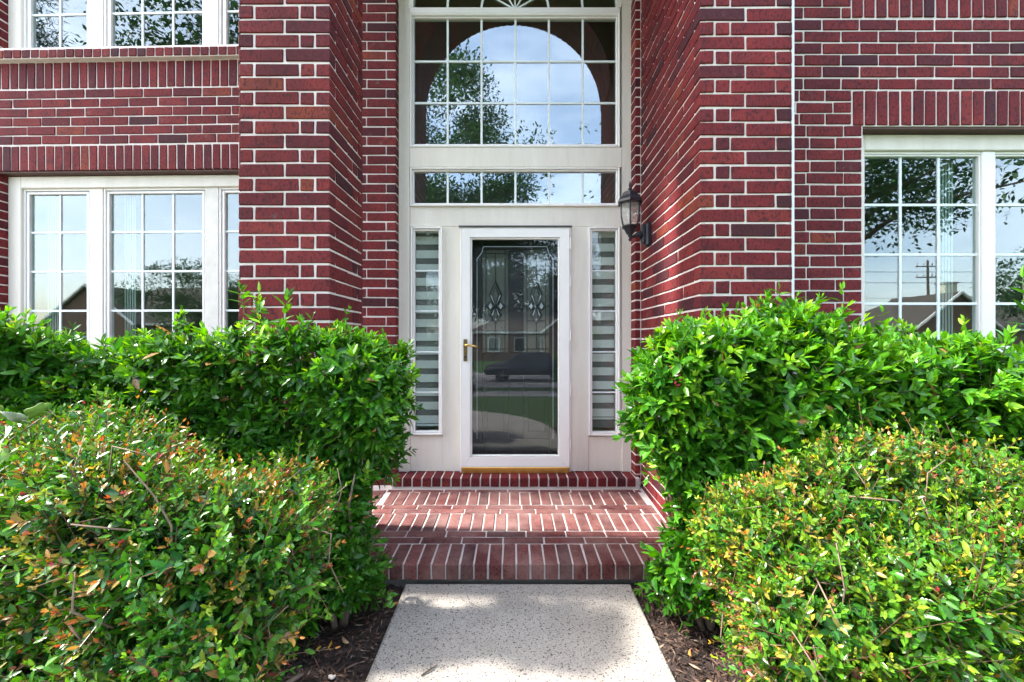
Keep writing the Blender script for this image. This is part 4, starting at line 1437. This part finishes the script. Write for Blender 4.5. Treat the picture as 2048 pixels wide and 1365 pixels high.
PATCH = waves(77, 7, 5, 13)
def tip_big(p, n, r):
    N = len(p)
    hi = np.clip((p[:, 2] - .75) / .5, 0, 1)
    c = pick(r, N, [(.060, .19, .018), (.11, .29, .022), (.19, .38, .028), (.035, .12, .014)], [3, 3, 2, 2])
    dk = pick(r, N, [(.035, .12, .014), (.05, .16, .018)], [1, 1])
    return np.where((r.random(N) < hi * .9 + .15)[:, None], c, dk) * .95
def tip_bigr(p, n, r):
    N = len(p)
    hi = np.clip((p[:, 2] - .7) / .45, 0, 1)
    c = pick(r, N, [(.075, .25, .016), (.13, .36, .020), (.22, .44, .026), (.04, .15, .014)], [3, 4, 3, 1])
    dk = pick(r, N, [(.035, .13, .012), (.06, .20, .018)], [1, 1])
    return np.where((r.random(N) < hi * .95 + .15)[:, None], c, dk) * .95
def tip_small(p, n, r):
    N = len(p)
    edge = np.clip((p[:, 0] + 1.55) / .7, 0, 1)           # more coppery towards the walk end
    copper = pick(r, N, [(.40, .17, .04), (.38, .10, .035), (.36, .25, .04), (.27, .05, .04)], [4, 1.4, 4, .7])
    green = pick(r, N, [(.036, .14, .010), (.065, .19, .011), (.12, .25, .014), (.24, .29, .018)], [5, 3, 1.4, .6])
    top = np.clip((p[:, 2] - .75) / .3, 0, 1)
    f = (.04 + .14 * edge + .11 * top) * np.clip(1.0 + 1.1 * PATCH(p), .12, 2.6)
    out = np.where((r.random(N) < f)[:, None], copper, green)
    dry = pick(r, N, [(.28, .05, .06), (.24, .10, .06), (.20, .04, .05)], [2, 2, 1])
    low = ((p[:, 0] > -.95) & (p[:, 2] < .62) & (r.random(N) < .32)) | (r.random(N) < .015)
    return np.where(low[:, None], dry, out)
def tip_smallr(p, n, r):
    N = len(p)
    edge = np.clip((1.75 - p[:, 0]) / .8, 0, 1)
    copper = pick(r, N, [(.44, .19, .04), (.42, .12, .035), (.44, .30, .035), (.30, .05, .04)], [4, 1.6, 5, .6])
    green = pick(r, N, [(.050, .18, .010), (.11, .26, .012), (.20, .33, .014), (.33, .36, .016)], [4, 3, 2.2, 1.3])
    top = np.clip((p[:, 2] - .75) / .3, 0, 1)
    f = (.09 + .12 * edge + .17 * top) * np.clip(1.0 + 1.1 * PATCH(p), .12, 2.6)
    out = np.where((r.random(N) < f)[:, None], copper, green)
    dry = pick(r, N, [(.30, .05, .07), (.26, .10, .06), (.22, .04, .05)], [2, 2, 1])
    low = ((p[:, 0] < 1.0) & (p[:, 2] < .58) & (r.random(N) < .32)) | (r.random(N) < .015)
    return np.where(low[:, None], dry, out)

rs = random.Random(3)
def bump(x, c, w_, h): return h * np.exp(-((x - c) / w_) ** 2)
def end_taper_left(p):     # the walk end of the left hedges draws in below
    p = p.copy(); p[:, 0] += .24 * np.clip((.62 - p[:, 2]) / .5, 0, 1); return p
def end_taper_right(p):
    p = p.copy(); p[:, 0] -= .20 * np.clip((.58 - p[:, 2]) / .5, 0, 1); return p

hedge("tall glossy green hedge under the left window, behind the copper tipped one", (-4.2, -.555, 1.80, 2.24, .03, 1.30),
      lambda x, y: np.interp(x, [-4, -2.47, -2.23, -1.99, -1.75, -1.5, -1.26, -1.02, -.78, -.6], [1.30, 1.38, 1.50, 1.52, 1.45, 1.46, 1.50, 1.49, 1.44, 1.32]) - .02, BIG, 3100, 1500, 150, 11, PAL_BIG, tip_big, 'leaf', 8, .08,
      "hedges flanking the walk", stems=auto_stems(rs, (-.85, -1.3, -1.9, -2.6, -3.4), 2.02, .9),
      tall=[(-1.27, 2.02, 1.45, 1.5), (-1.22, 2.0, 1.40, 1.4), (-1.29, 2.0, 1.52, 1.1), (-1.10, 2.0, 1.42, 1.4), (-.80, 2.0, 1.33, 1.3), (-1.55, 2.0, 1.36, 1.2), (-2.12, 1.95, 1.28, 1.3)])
hedge("low fine leaved hedge with copper tips left of the walk", (-3.8, -.62, 1.00, 1.74, .10, 1.00),
      lambda x, y: .945 + .03 * np.sin(x * 3.1) - .06 * np.clip((x + .90) / .3, 0, 1), SMALL, 7200, 2600, 200, 12, PAL_SM, tip_small, 'leaf_small', 8, .07,
      "hedges flanking the walk", taperfn=end_taper_left, stems=auto_stems(rs, (-.95, -1.5, -2.1, -2.8), 1.36, .75))
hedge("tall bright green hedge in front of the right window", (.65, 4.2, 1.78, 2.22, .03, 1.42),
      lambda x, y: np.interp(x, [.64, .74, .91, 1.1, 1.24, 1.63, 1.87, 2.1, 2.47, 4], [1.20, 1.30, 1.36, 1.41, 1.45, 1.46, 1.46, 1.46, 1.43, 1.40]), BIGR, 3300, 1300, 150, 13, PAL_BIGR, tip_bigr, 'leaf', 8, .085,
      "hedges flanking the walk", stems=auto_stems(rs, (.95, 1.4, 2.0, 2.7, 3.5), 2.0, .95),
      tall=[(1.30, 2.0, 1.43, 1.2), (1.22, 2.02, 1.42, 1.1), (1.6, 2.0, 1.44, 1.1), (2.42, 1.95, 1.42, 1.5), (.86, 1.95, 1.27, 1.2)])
hedge("low hedge with yellow and copper leaf tips right of the walk", (.75, 3.8, 1.00, 1.70, .06, .96),
      lambda x, y: .90 + .03 * np.sin(x * 4.0 + 1) - .04 * np.clip((1.05 - x) / .3, 0, 1), SMALL, 7200, 2600, 200, 14, PAL_SMR, tip_smallr, 'leaf_small', 8, .07,
      "hedges flanking the walk", taperfn=end_taper_right, stems=auto_stems(rs, (1.05, 1.6, 2.2, 2.9), 1.34, .72))

# pale lobed vine leaves poking out at the left edge
vn = thing("vine", (-1.75, 1.40, .9), "pale lobed vine leaves climbing the copper tipped hedge", "vine")
def lobed(s):
    pts = []
    for i in range(24):
        a = 2 * math.pi * i / 24
        rr = s * (.62 + .38 * abs(math.cos(2.5 * a)) ** .7)
        if abs(a - math.pi) < .2: rr *= .5
        pts.append((rr * math.cos(a) + s * .5, rr * math.sin(a), .12 * s * math.cos(3 * a)))
    return [(s * .5, 0, -.06 * s)] + pts
def solid_leaf(name, verts, mat, parent, loc, rot):
    n = len(verts) - 1
    vv = list(verts) + [(x, y, z - .0012) for x, y, z in verts]
    ff = [(0, 1 + i, 1 + (i + 1) % n) for i in range(n)] + [(n + 1, n + 2 + (i + 1) % n, n + 2 + i) for i in range(n)]
    ff += [(1 + i, n + 2 + i, n + 2 + (i + 1) % n, 1 + (i + 1) % n) for i in range(n)]
    o = mesh_obj(name, vv, ff, mat, None, True)
    o.parent = parent; o.location = Vector(loc) - parent.location; o.rotation_euler = rot
    return o
M['vine_leaf'] = simple_mat("pale_vine_leaf", (.20, .33, .06), 0.5, 0.3, 20.0)
M['vine_pale'] = simple_mat("silvery_vine_leaf", (.33, .37, .30), 0.5, 0.15, 20.0)
for i, (x, y, z, s, m_) in enumerate(((-1.60, 1.36, 1.115, .042, 'vine_pale'), (-1.53, 1.36, 1.145, .034, 'vine_leaf'), (-1.64, 1.34, 1.065, .045, 'vine_pale'), (-1.60, 1.28, 1.03, .040, 'vine_leaf'), (-1.70, 1.36, 1.15, .034, 'vine_leaf'))):
    solid_leaf("leaf", lobed(s), m_, vn, (x, y, z), (R(35 + 20 * (i % 3)), R(-20 + 17 * i), R(60 * i + 200)))
MB().tube([(-1.75, 1.40, .90), (-1.66, 1.37, 1.04), (-1.58, 1.36, 1.09), (-1.51, 1.36, 1.14)], .0025, 5).build("stem", 'twig', vn)

# ------------------------------------------------------------------ mulch chips and litter
def chips(label, xr, yr, n, seed):
    r = np.random.default_rng(seed)
    P0 = np.stack([r.uniform(*xr, n), r.uniform(*yr, n), np.zeros(n)], 1)
    P0[:, 2] = np.array([mulch_h(a, b) for a, b in P0[:, :2]]) + r.uniform(0, .012, n)
    az = r.uniform(0, 6.28, n); el = r.normal(0, .22, n)
    d = np.stack([np.cos(az) * np.cos(el), np.sin(az) * np.cos(el), np.sin(el)], 1)
    nn = np.tile(np.array([0, 0, 1.]), (n, 1)) + r.normal(0, .45, (n, 3))
    ln = r.uniform(.015, .065, n) * r.uniform(.6, 1.2, n); wd = r.uniform(.003, .010, n)
    col = pick(r, n, [(.046, .028, .022), (.078, .048, .037), (.026, .018, .016), (.125, .080, .060), (.21, .155, .115), (.14, .07, .045)], [4, 4, 3.5, 2.4, .9, .9]) * r.uniform(.7, 1.3, (n, 1))
    # chips are slim wedges: leaf template doubled to give thickness
    Pa, Ca, Na, Ka, Fa = leaves_arrays(P0, d, nn, ln, wd, col, r.uniform(-.1, .1, n), 5)
    me = leaf_mesh("mulch_chips", Pa, Ca, Na, Ka, Fa, 'chip')
    o = link(bpy.data.objects.new("mulch_chips", me))
    tag(o, label, None, kind="stuff")
chips("dark shredded bark mulch left of the concrete walk", (-1.7, -.60), (.9, 2.36), 9000, 21)
chips("brown shredded bark mulch right of the concrete walk", (.675, 1.7), (.9, 2.36), 9000, 22)

M['dry_leaf'] = simple_mat("dry_orange_leaf", (.42, .15, .03), 0.7, 0.3, 30.0)
M['tan_leaf'] = simple_mat("dry_tan_leaf", (.34, .22, .12), 0.8, 0.3, 30.0)
M['green_leaf'] = simple_mat("seedling_leaf", (.13, .30, .04), 0.45, 0.2, 30.0)
M['pebble'] = simple_mat("pale_pebble", (.50, .47, .43), 0.8, 0.2, 30.0)
def leaf_shape(l, w_):
    return [(l * .5, 0, .004)] + [(l * .5 + l * .5 * math.cos(a), w_ * .5 * math.sin(a) * (1 - .25 * math.cos(a)), .004 * math.cos(2 * a) + .003 * math.sin(a)) for a in [2 * math.pi * i / 12 for i in range(12)]]
for i, (x, y, m_, s, lb) in enumerate(((-.645, 2.22, 'dry_leaf', .045, "orange fallen leaf on mulch beside the walk's left far corner"), (.775, 1.80, 'dry_leaf', .036, "orange fallen leaf on the mulch right of the walk"),
        (-.735, 1.86, 'tan_leaf', .05, "tan fallen leaf on mulch left of the walk"), (-1.02, 1.66, 'tan_leaf', .06, "brown fallen leaf on mulch below the copper tipped hedge"),
        (.80, 1.70, 'tan_leaf', .05, "tan fallen leaf on the mulch near the right hedge"), (-.76, 1.72, 'pebble', .034, "pale flat stone chip on mulch beside the walk"))):
    o = solid_leaf("fallen_leaf" if m_ != 'pebble' else "stone_chip", leaf_shape(s, s * .5), m_, thing("tmp", (0, 0, 0), "tmp", "tmp"), (x, y, mulch_h(x, y) + .014), (R(8), R(-10), R(70 * i)))
    t_ = o.parent; o.parent = None; bpy.data.objects.remove(t_)
    tag(o, lb, "fallen leaf" if m_ != 'pebble' else "stone", "litter on the mulch")
sd_ = thing("seedling", (-.665, 2.14, -.02), "small green seedling at the left edge of the walk", "plant")
for i in range(7):
    a = i * 1.1
    solid_leaf("leaf", leaf_shape(.045, .028), 'green_leaf', sd_, (-.665 + .025 * math.cos(a), 2.13 + .05 * math.sin(a * .7), .01 + .006 * i), (R(10), R(-18), a))
MB().tube([(-.665, 2.14, -.03), (-.66, 2.13, .03)], .002, 5).build("stem", 'twig', sd_)
st = thing("stick", (-.93, 1.62, 0), "pale broken stick lying on the mulch by the walk", "stick")
MB().tube([(-.86, 1.71, .0), (-.91, 1.64, .004), (-.98, 1.57, .0)], [.008, .011, .009], 7).build("wood", 'twig', st, True)

tw = thing("twig", (-.33, 1.72, 0), "dark twig lying on the concrete walk near its left edge", "twig")
MB().tube([(-.37, 1.695, .004), (-.34, 1.72, .008), (-.315, 1.75, .005)], [.003, .004, .002], 5).build("wood", 'bark', tw)

# ------------------------------------------------------------------ the street behind the camera (mirrored in the glass)
def tree(name, label, x, y, zg, h, crown_r, crown_z, n_leaf, leaf, seed, pal, trunk_r=.22, needle=False, group="street trees"):
    r = np.random.default_rng(seed); rr = random.Random(seed)
    root = thing(name, (x, y, zg), label, "tree", group)
    tb = MB()
    tips = []
    top = zg + h * .55
    trunk = [(x, y, zg - .1), (x + rr.uniform(-.1, .1), y, zg + h * .2), (x + rr.uniform(-.3, .3), y + rr.uniform(-.2, .2), zg + h * .4), (x + rr.uniform(-.3, .3), y + rr.uniform(-.3, .3), zg + h * (.92 if needle else .62))]
    tb.tube(trunk, [trunk_r * 1.25, trunk_r, trunk_r * .8, trunk_r * .25], 9)
    nb = 26 if needle else 18
    for i in range(nb):
        t = rr.uniform(.35, 1.0)
        base_ = Vector(trunk[1]).lerp(Vector(trunk[3]), t)
        a = rr.uniform(0, 6.28)
        ext = crown_r * (rr.uniform(.55, 1.0) * (1.15 - t * .75) if needle else rr.uniform(.5, .95))
        end = base_ + Vector((math.cos(a) * ext, math.sin(a) * ext, rr.uniform(-.05, .35) * crown_r))
        if not needle: end.z = max(end.z, crown_z[0] + .2)
        mid = base_.lerp(end, .5) + Vector((rr.uniform(-.2, .2), rr.uniform(-.2, .2), .12 * crown_r))
        tb.tube([base_, mid, end], [trunk_r * .35, trunk_r * .2, trunk_r * .06], 5)
        tips += [tuple(end), tuple(mid.lerp(end, .6)), tuple(mid)]
    tb.build("trunk", 'bark', root, True)
    # leaf clumps around limb ends
    tips = np.array(tips)
    cz0, cz1 = crown_z
    extra = []
    for _ in range(60):
        a = r.uniform(0, 6.28); q = crown_r * math.sqrt(r.uniform(.05, 1)) * .95; zz = r.uniform(cz0, cz1)
        f = math.sqrt(max(.05, 1 - ((zz - (cz0 + cz1) / 2) / ((cz1 - cz0) / 2 + .01)) ** 2))
        extra.append((x + math.cos(a) * q * f, y + math.sin(a) * q * f, zz))
    if not needle: tips = np.concatenate([tips, np.array(extra)])
    which = r.integers(0, len(tips), n_leaf)
    cl = r.uniform(.35, .9, len(tips)) * crown_r * .34
    off = norm(r.normal(size=(n_leaf, 3))) * (r.random((n_leaf, 1)) ** .6)
    P0 = tips[which] + off * cl[which][:, None] * np.array([1.25, 1.25, .75])
    d = norm(off + r.normal(0, .7, (n_leaf, 3))); nn = r.normal(size=(n_leaf, 3)) + np.array([0, 0, .8])
    ln = leaf * r.uniform(.7, 1.3, n_leaf); wd = ln * (.10 if needle else .45)
    col = pal[r.integers(0, len(pal), n_leaf)] * r.uniform(.7, 1.3, (n_leaf, 1))
    Pa, Ca, Na, Ka, Fa = leaves_arrays(P0 - np.array([x, y, zg]), d, nn, ln, wd, col, r.uniform(0, .2, n_leaf), 5)
    me = leaf_mesh("crown", Pa, Ca, Na, Ka, Fa, 'tree_leaf')
    o = bpy.data.objects.new("crown", me); COL.objects.link(o); o.parent = root; o["kind"] = "stuff"
PT = np.array([(.022, .060, .016), (.030, .080, .020), (.040, .100, .024), (.018, .050, .016)])
PN = np.array([(.018, .045, .022), (.024, .060, .026), (.016, .040, .020)])
tree("oak_tree", "leafy oak mirrored in the tall window over the door", -2.3, -8.6, -.6, 11.8, 3.5, (4.6, 11.4), 50000, .14, 41, PT, .24)
tree("oak_tree", "spreading oak mirrored in the window right of the pier", 9.0, -6.6, -.45, 10.5, 5.6, (5.0, 10.4), 20000, .16, 42, PT, .28)
tree("pine_tree", "pine mirrored in the lower window at the left edge", -21.4, -8.5, -.6, 17, 4.2, (6, 17), 12000, .34, 43, PN, .26, True)
tree("oak_tree", "broad oak mirrored in the upper window at the left edge", -11.3, -10.5, -.65, 20, 6.8, (11.5, 20), 26000, .22, 44, PT, .30)
tree("oak_tree", "far oak mirrored behind the roofs in the left window", -21.0, -41, -.65, 8.5, 4.5, (3.2, 8.6), 6000, .26, 45, PT, .26)
tree("oak_tree", "far rounded oak mirrored in the middle sash left of the pier", -27.0, -36, -.65, 9, 5.0, (3.0, 8.8), 6000, .26, 46, PT, .26)
tree("oak_tree", "far oak mirrored at the right edge window", 37.0, -22, -.65, 8.5, 4.0, (1.8, 8.2), 6000, .24, 47, PT, .26)
tree("oak_tree", "dark oak behind the cream house mirrored in the storm door glass", -2.2, -43, -.65, 15, 6.0, (4.2, 14.5), 12000, .45, 48, PN, .28)
tree("oak_tree", "second dark oak mirrored at the right of the storm door glass", 6.5, -42, -.65, 13, 5.5, (4.2, 13), 12000, .45, 50, PN, .28)
tree("oak_tree", "low oak mirrored before the gabled house in the left window", -24.5, -22, -.65, 7.6, 4.4, (1.4, 6.9), 20000, .16, 51, PT, .2)
for i_, (tx_, lb_) in enumerate(((-33, "far tree rising behind the gabled roof in the left window"), (-42, "far tree mirrored at the outer sash of the left window"), (-13, "far tree mirrored next to the pier in the left window"))):
    tree("oak_tree", lb_, tx_, -45, -.65, 10.5, 6.0, (2.0, 9.8 - i_ * .6), 9000, .32, 60 + i_, PT, .28)
tree("oak_tree", "young oak mirrored at the right end of the transom", 5.2, -10.2, -.65, 8.8, 1.9, (4.6, 8.6), 5000, .15, 49, PT, .16)

def far_house(label, x, y, w_, d_, h, rh, wall, gable=True, chimney=None, goff=.2):
    zg = -.65
    hs = thing("brick_house" if wall == 'far_brick' else "house", (x, y, zg), label, "house", "houses across the street")
    x0, x1, y0, y1 = x - w_ / 2, x + w_ / 2, y - d_ / 2, y + d_ / 2          # y1 faces the street
    MB().box(x0, x1, y0, y1, zg - .1, zg + h).build("wall", wall, hs)
    e_ = .45; zt = zg + h
    rv = [(x0 - e_, y0 - e_, zt), (x1 + e_, y0 - e_, zt), (x1 + e_, y1 + e_, zt), (x0 - e_, y1 + e_, zt), (x0 + d_ * .45, y, zt + rh), (x1 - d_ * .45, y, zt + rh)]
    m = MB(); m.v = rv; m.f = [(0, 1, 5, 4), (2, 3, 4, 5), (1, 2, 5), (3, 0, 4), (3, 2, 1, 0)]
    rf = m.build("roof", 'roof', hs)
    MB().box(x0 - e_, x1 + e_, y1 + e_ - .02, y1 + e_ + .03, zt - .2, zt - .005).build("fascia", 'far_white', hs)
    if gable:
        gx = x + w_ * goff; gw = w_ * .22; gy = y1 + 1.2
        MB().box(gx - gw, gx + gw, y1 - .1, gy, zg - .1, zt).build("bay_wall", wall, hs)
        m = MB(); gh = gw * .8
        m.v = [(gx - gw, gy, zt), (gx + gw, gy, zt), (gx, gy, zt + gh), (gx - gw, gy - .2, zt), (gx + gw, gy - .2, zt), (gx, gy - .2, zt + gh)]
        m.f = [(1, 0, 2), (3, 4, 5), (0, 3, 5, 2), (4, 1, 2, 5)]
        m.build("gable", wall, hs)
        m = MB(); o_ = .35
        m.v = [(gx - gw - o_, gy + .3, zt - o_ * .8), (gx, gy + .3, zt + gh + .02), (gx + gw + o_, gy + .3, zt - o_ * .8), (gx - gw - o_, y, zt - o_ * .8), (gx, y, zt + gh + .02), (gx + gw + o_, y, zt - o_ * .8)]
        m.v += [(a, b, c_ + .16) for a, b, c_ in m.v]
        m.f = [(0, 1, 4, 3), (1, 2, 5, 4), (6, 9, 10, 7), (7, 10, 11, 8), (0, 6, 7, 1), (1, 7, 8, 2), (0, 3, 9, 6), (2, 8, 11, 5)]
        m.build("gable_roof", 'roof', hs)
        m = MB().tube([(gx - gw - o_, gy + .32, zt - o_ * .8 + .1), (gx, gy + .32, zt + gh + .12)], .11, 4).tube([(gx + gw + o_, gy + .32, zt - o_ * .8 + .1), (gx, gy + .32, zt + gh + .12)], .11, 4)
        m.build("bargeboard", 'far_white', hs)
        wd = MB().box(gx - .8, gx + .8, gy - .02, gy + .06, zg + .9, zg + 2.5).build("window", 'far_white', hs)
        for s in (-1, 1):
            p_ = MB().box(gx + s * .38 - .34, gx + s * .38 + .34, gy + .05, gy + .075, zg + .98, zg + 2.42)
            q_ = p_.build("pane", 'far_glass', None); q_.parent = wd; q_.location = (0, 0, 0)
            q_.data.transform(Matrix.Translation(-hs.location))
    for fx in (-.36, -.18, .0):
        cx = x + fx * w_
        MB().box(cx - .6, cx + .6, y1 - .02, y1 + .06, zg + .9, zg + 2.4).build("window", 'far_white', hs)
        MB().box(cx - .5, cx + .5, y1 + .05, y1 + .075, zg + 1.0, zg + 2.3).build("pane", 'far_glass', hs)
        if h > 4:
            MB().box(cx - .6, cx + .6, y1 - .02, y1 + .06, zg + 3.5, zg + 5.0).build("window", 'far_white', hs)
            MB().box(cx - .5, cx + .5, y1 + .05, y1 + .075, zg + 3.6, zg + 4.9).build("pane", 'far_glass', hs)
    dx_ = x + .09 * w_ * -1 + .9
    MB().box(dx_ - .5, dx_ + .5, y1 - .02, y1 + .05, zg, zg + 2.1).build("door", 'door_wood', hs)
    if chimney is not None:
        cx = x + chimney * w_
        ch = MB().box(cx - .55, cx + .55, y - .4, y + .4, zt, zt + rh + 1.2).build("chimney", 'far_cream', hs)
        MB().box(cx - .65, cx + .65, y - .5, y + .5, zt + rh + 1.2, zt + rh + 1.35).build("chimney_cap", 'road', hs)
    return hs
far_house("tan brick house with gable and chimney mirrored in the right window", 40, -33, 15, 9, 3.1, 3.0, 'far_brick', True, .04, -.30)
far_house("dark brick house across the street mirrored in the storm door", 3.5, -40, 15, 9, 3.0, 2.4, 'far_brick', True, None)
far_house("brown gabled house mirrored in the lower left window", -33, -33, 18, 10, 3.6, 3.8, 'far_brick', True, None, -.28)
far_house("tan house mirrored in the left window's middle sash", -17.5, -33, 8, 9, 4.4, 2.6, 'far_brick', False, None)
far_house("brick house far down the street mirrored at right", 64, -38, 15, 9, 3.0, 2.6, 'far_brick', True, None)

# utility pole and wires
up = thing("utility_pole", (50.0, -44, -.65), "wooden utility pole with crossarms mirrored in the right window", "pole")
MB().tube([(50.0, -44, -.7), (49.8, -44, 11.0)], [.17, .11], 8).build("pole", 'wood_pole', up)
for z in (10.2, 8.9):
    MB().box(48.4, 51.3, -44.06, -43.94, z, z + .12).build("crossarm", 'wood_pole', up)
    for s in (-1.3, -.5, .5, 1.3):
        MB().lathe((49.85 + s, -44, z + .18), [(.05, 0), (.09, .1), (.05, .2), (.07, .3)], 6).build("insulator", 'plain_grey', up)
for z, xx in ((10.55, -1.3), (10.55, 1.3), (9.25, -1.3), (9.25, 1.3), (7.4, 0)):
    wv_ = []
    for i in range(17):
        t = i / 16
        wv_.append((49.85 + xx - 60 + 120 * t, -44 + xx * .2, z - 1.6 * (1 - (2 * abs(t - .5)) ** 2) * (0.6 if True else 1) + 1.0 * 0))
    MB().tube(wv_, .018, 4).build("wire", 'black_metal', up)

# parked car
car = thing("parked_car", (.9, -14.2, -.66), "dark blue parked car mirrored in the storm door", "car")
cxx, cyy, cz_ = .9, -14.2, -.66
side = [(-2.25, .35), (-2.28, .62), (-2.18, .80), (-1.35, .92), (-.55, 1.38), (.75, 1.42), (1.55, 1.02), (2.15, .95), (2.25, .70), (2.22, .35)]
def car_w(z): return .90 if z < .95 else .90 - (z - .95) * .42
bm = bmesh.new()
va = [bm.verts.new((cxx + a, cyy - car_w(b), cz_ + b)) for a, b in side]
vb = [bm.verts.new((cxx + a, cyy + car_w(b), cz_ + b)) for a, b in side]
n = len(side)
bm.faces.new(va); bm.faces.new(list(reversed(vb)))
for i in range(n): bm.faces.new((va[i], vb[i], vb[(i + 1) % n], va[(i + 1) % n]))
bmesh.ops.recalc_face_normals(bm, faces=bm.faces)
bmesh.ops.bevel(bm, geom=list(bm.edges), offset=.06, segments=2, affect='EDGES')
me = bpy.data.meshes.new("body"); bm.to_mesh(me); bm.free(); me.transform(Matrix.Translation(-car.location)); me.materials.append(M['car_paint'])
for p_ in me.polygons: p_.use_smooth = True
o = bpy.data.objects.new("body", me); COL.objects.link(o); o.parent = car
for sgn in (-1, 1):
    for pts in ([(-1.15, .98), (-.52, 1.33), (.08, 1.35), (.08, .98)], [(.14, .98), (.14, 1.35), (.72, 1.36), (1.30, 1.02)]):
        m = MB()
        for a, b in pts: m.v.append((cxx + a, cyy + sgn * (car_w(b) + .004), cz_ + b))
        for a, b in pts: m.v.append((cxx + a, cyy + sgn * (car_w(b) - .03), cz_ + b))
        m.f = [(0, 1, 2, 3), (7, 6, 5, 4), (0, 4, 5, 1), (1, 5, 6, 2), (2, 6, 7, 3), (3, 7, 4, 0)]
        m.build("side_window", 'far_glass', car)
    for wx in (-1.38, 1.40):
        m = MB(); m.tube([(cxx + wx, cyy + sgn * .70, cz_ + .34), (cxx + wx, cyy + sgn * .93, cz_ + .34)], .34, 20)
        wh = m.build("wheel", 'tyre', car)
        m = MB(); m.tube([(cxx + wx, cyy + sgn * .925, cz_ + .34), (cxx + wx, cyy + sgn * .94, cz_ + .34)], .07, 10)
        for s in range(5):
            a = s * 2 * math.pi / 5
            m.tube([(cxx + wx, cyy + sgn * .937, cz_ + .34), (cxx + wx + .23 * math.cos(a), cyy + sgn * .937, cz_ + .34 + .23 * math.sin(a))], .035, 4)
        rim = m.build("rim", 'alloy', None)
        rim.data.transform(Matrix.Translation(-car.location)); rim.parent = wh
    MB().box(cxx + 2.10, cxx + 2.235, cyy + sgn * .62 - .18, cyy + sgn * .62 + .18, cz_ + .66, cz_ + .80).build("headlight", 'lamp_lens', car)
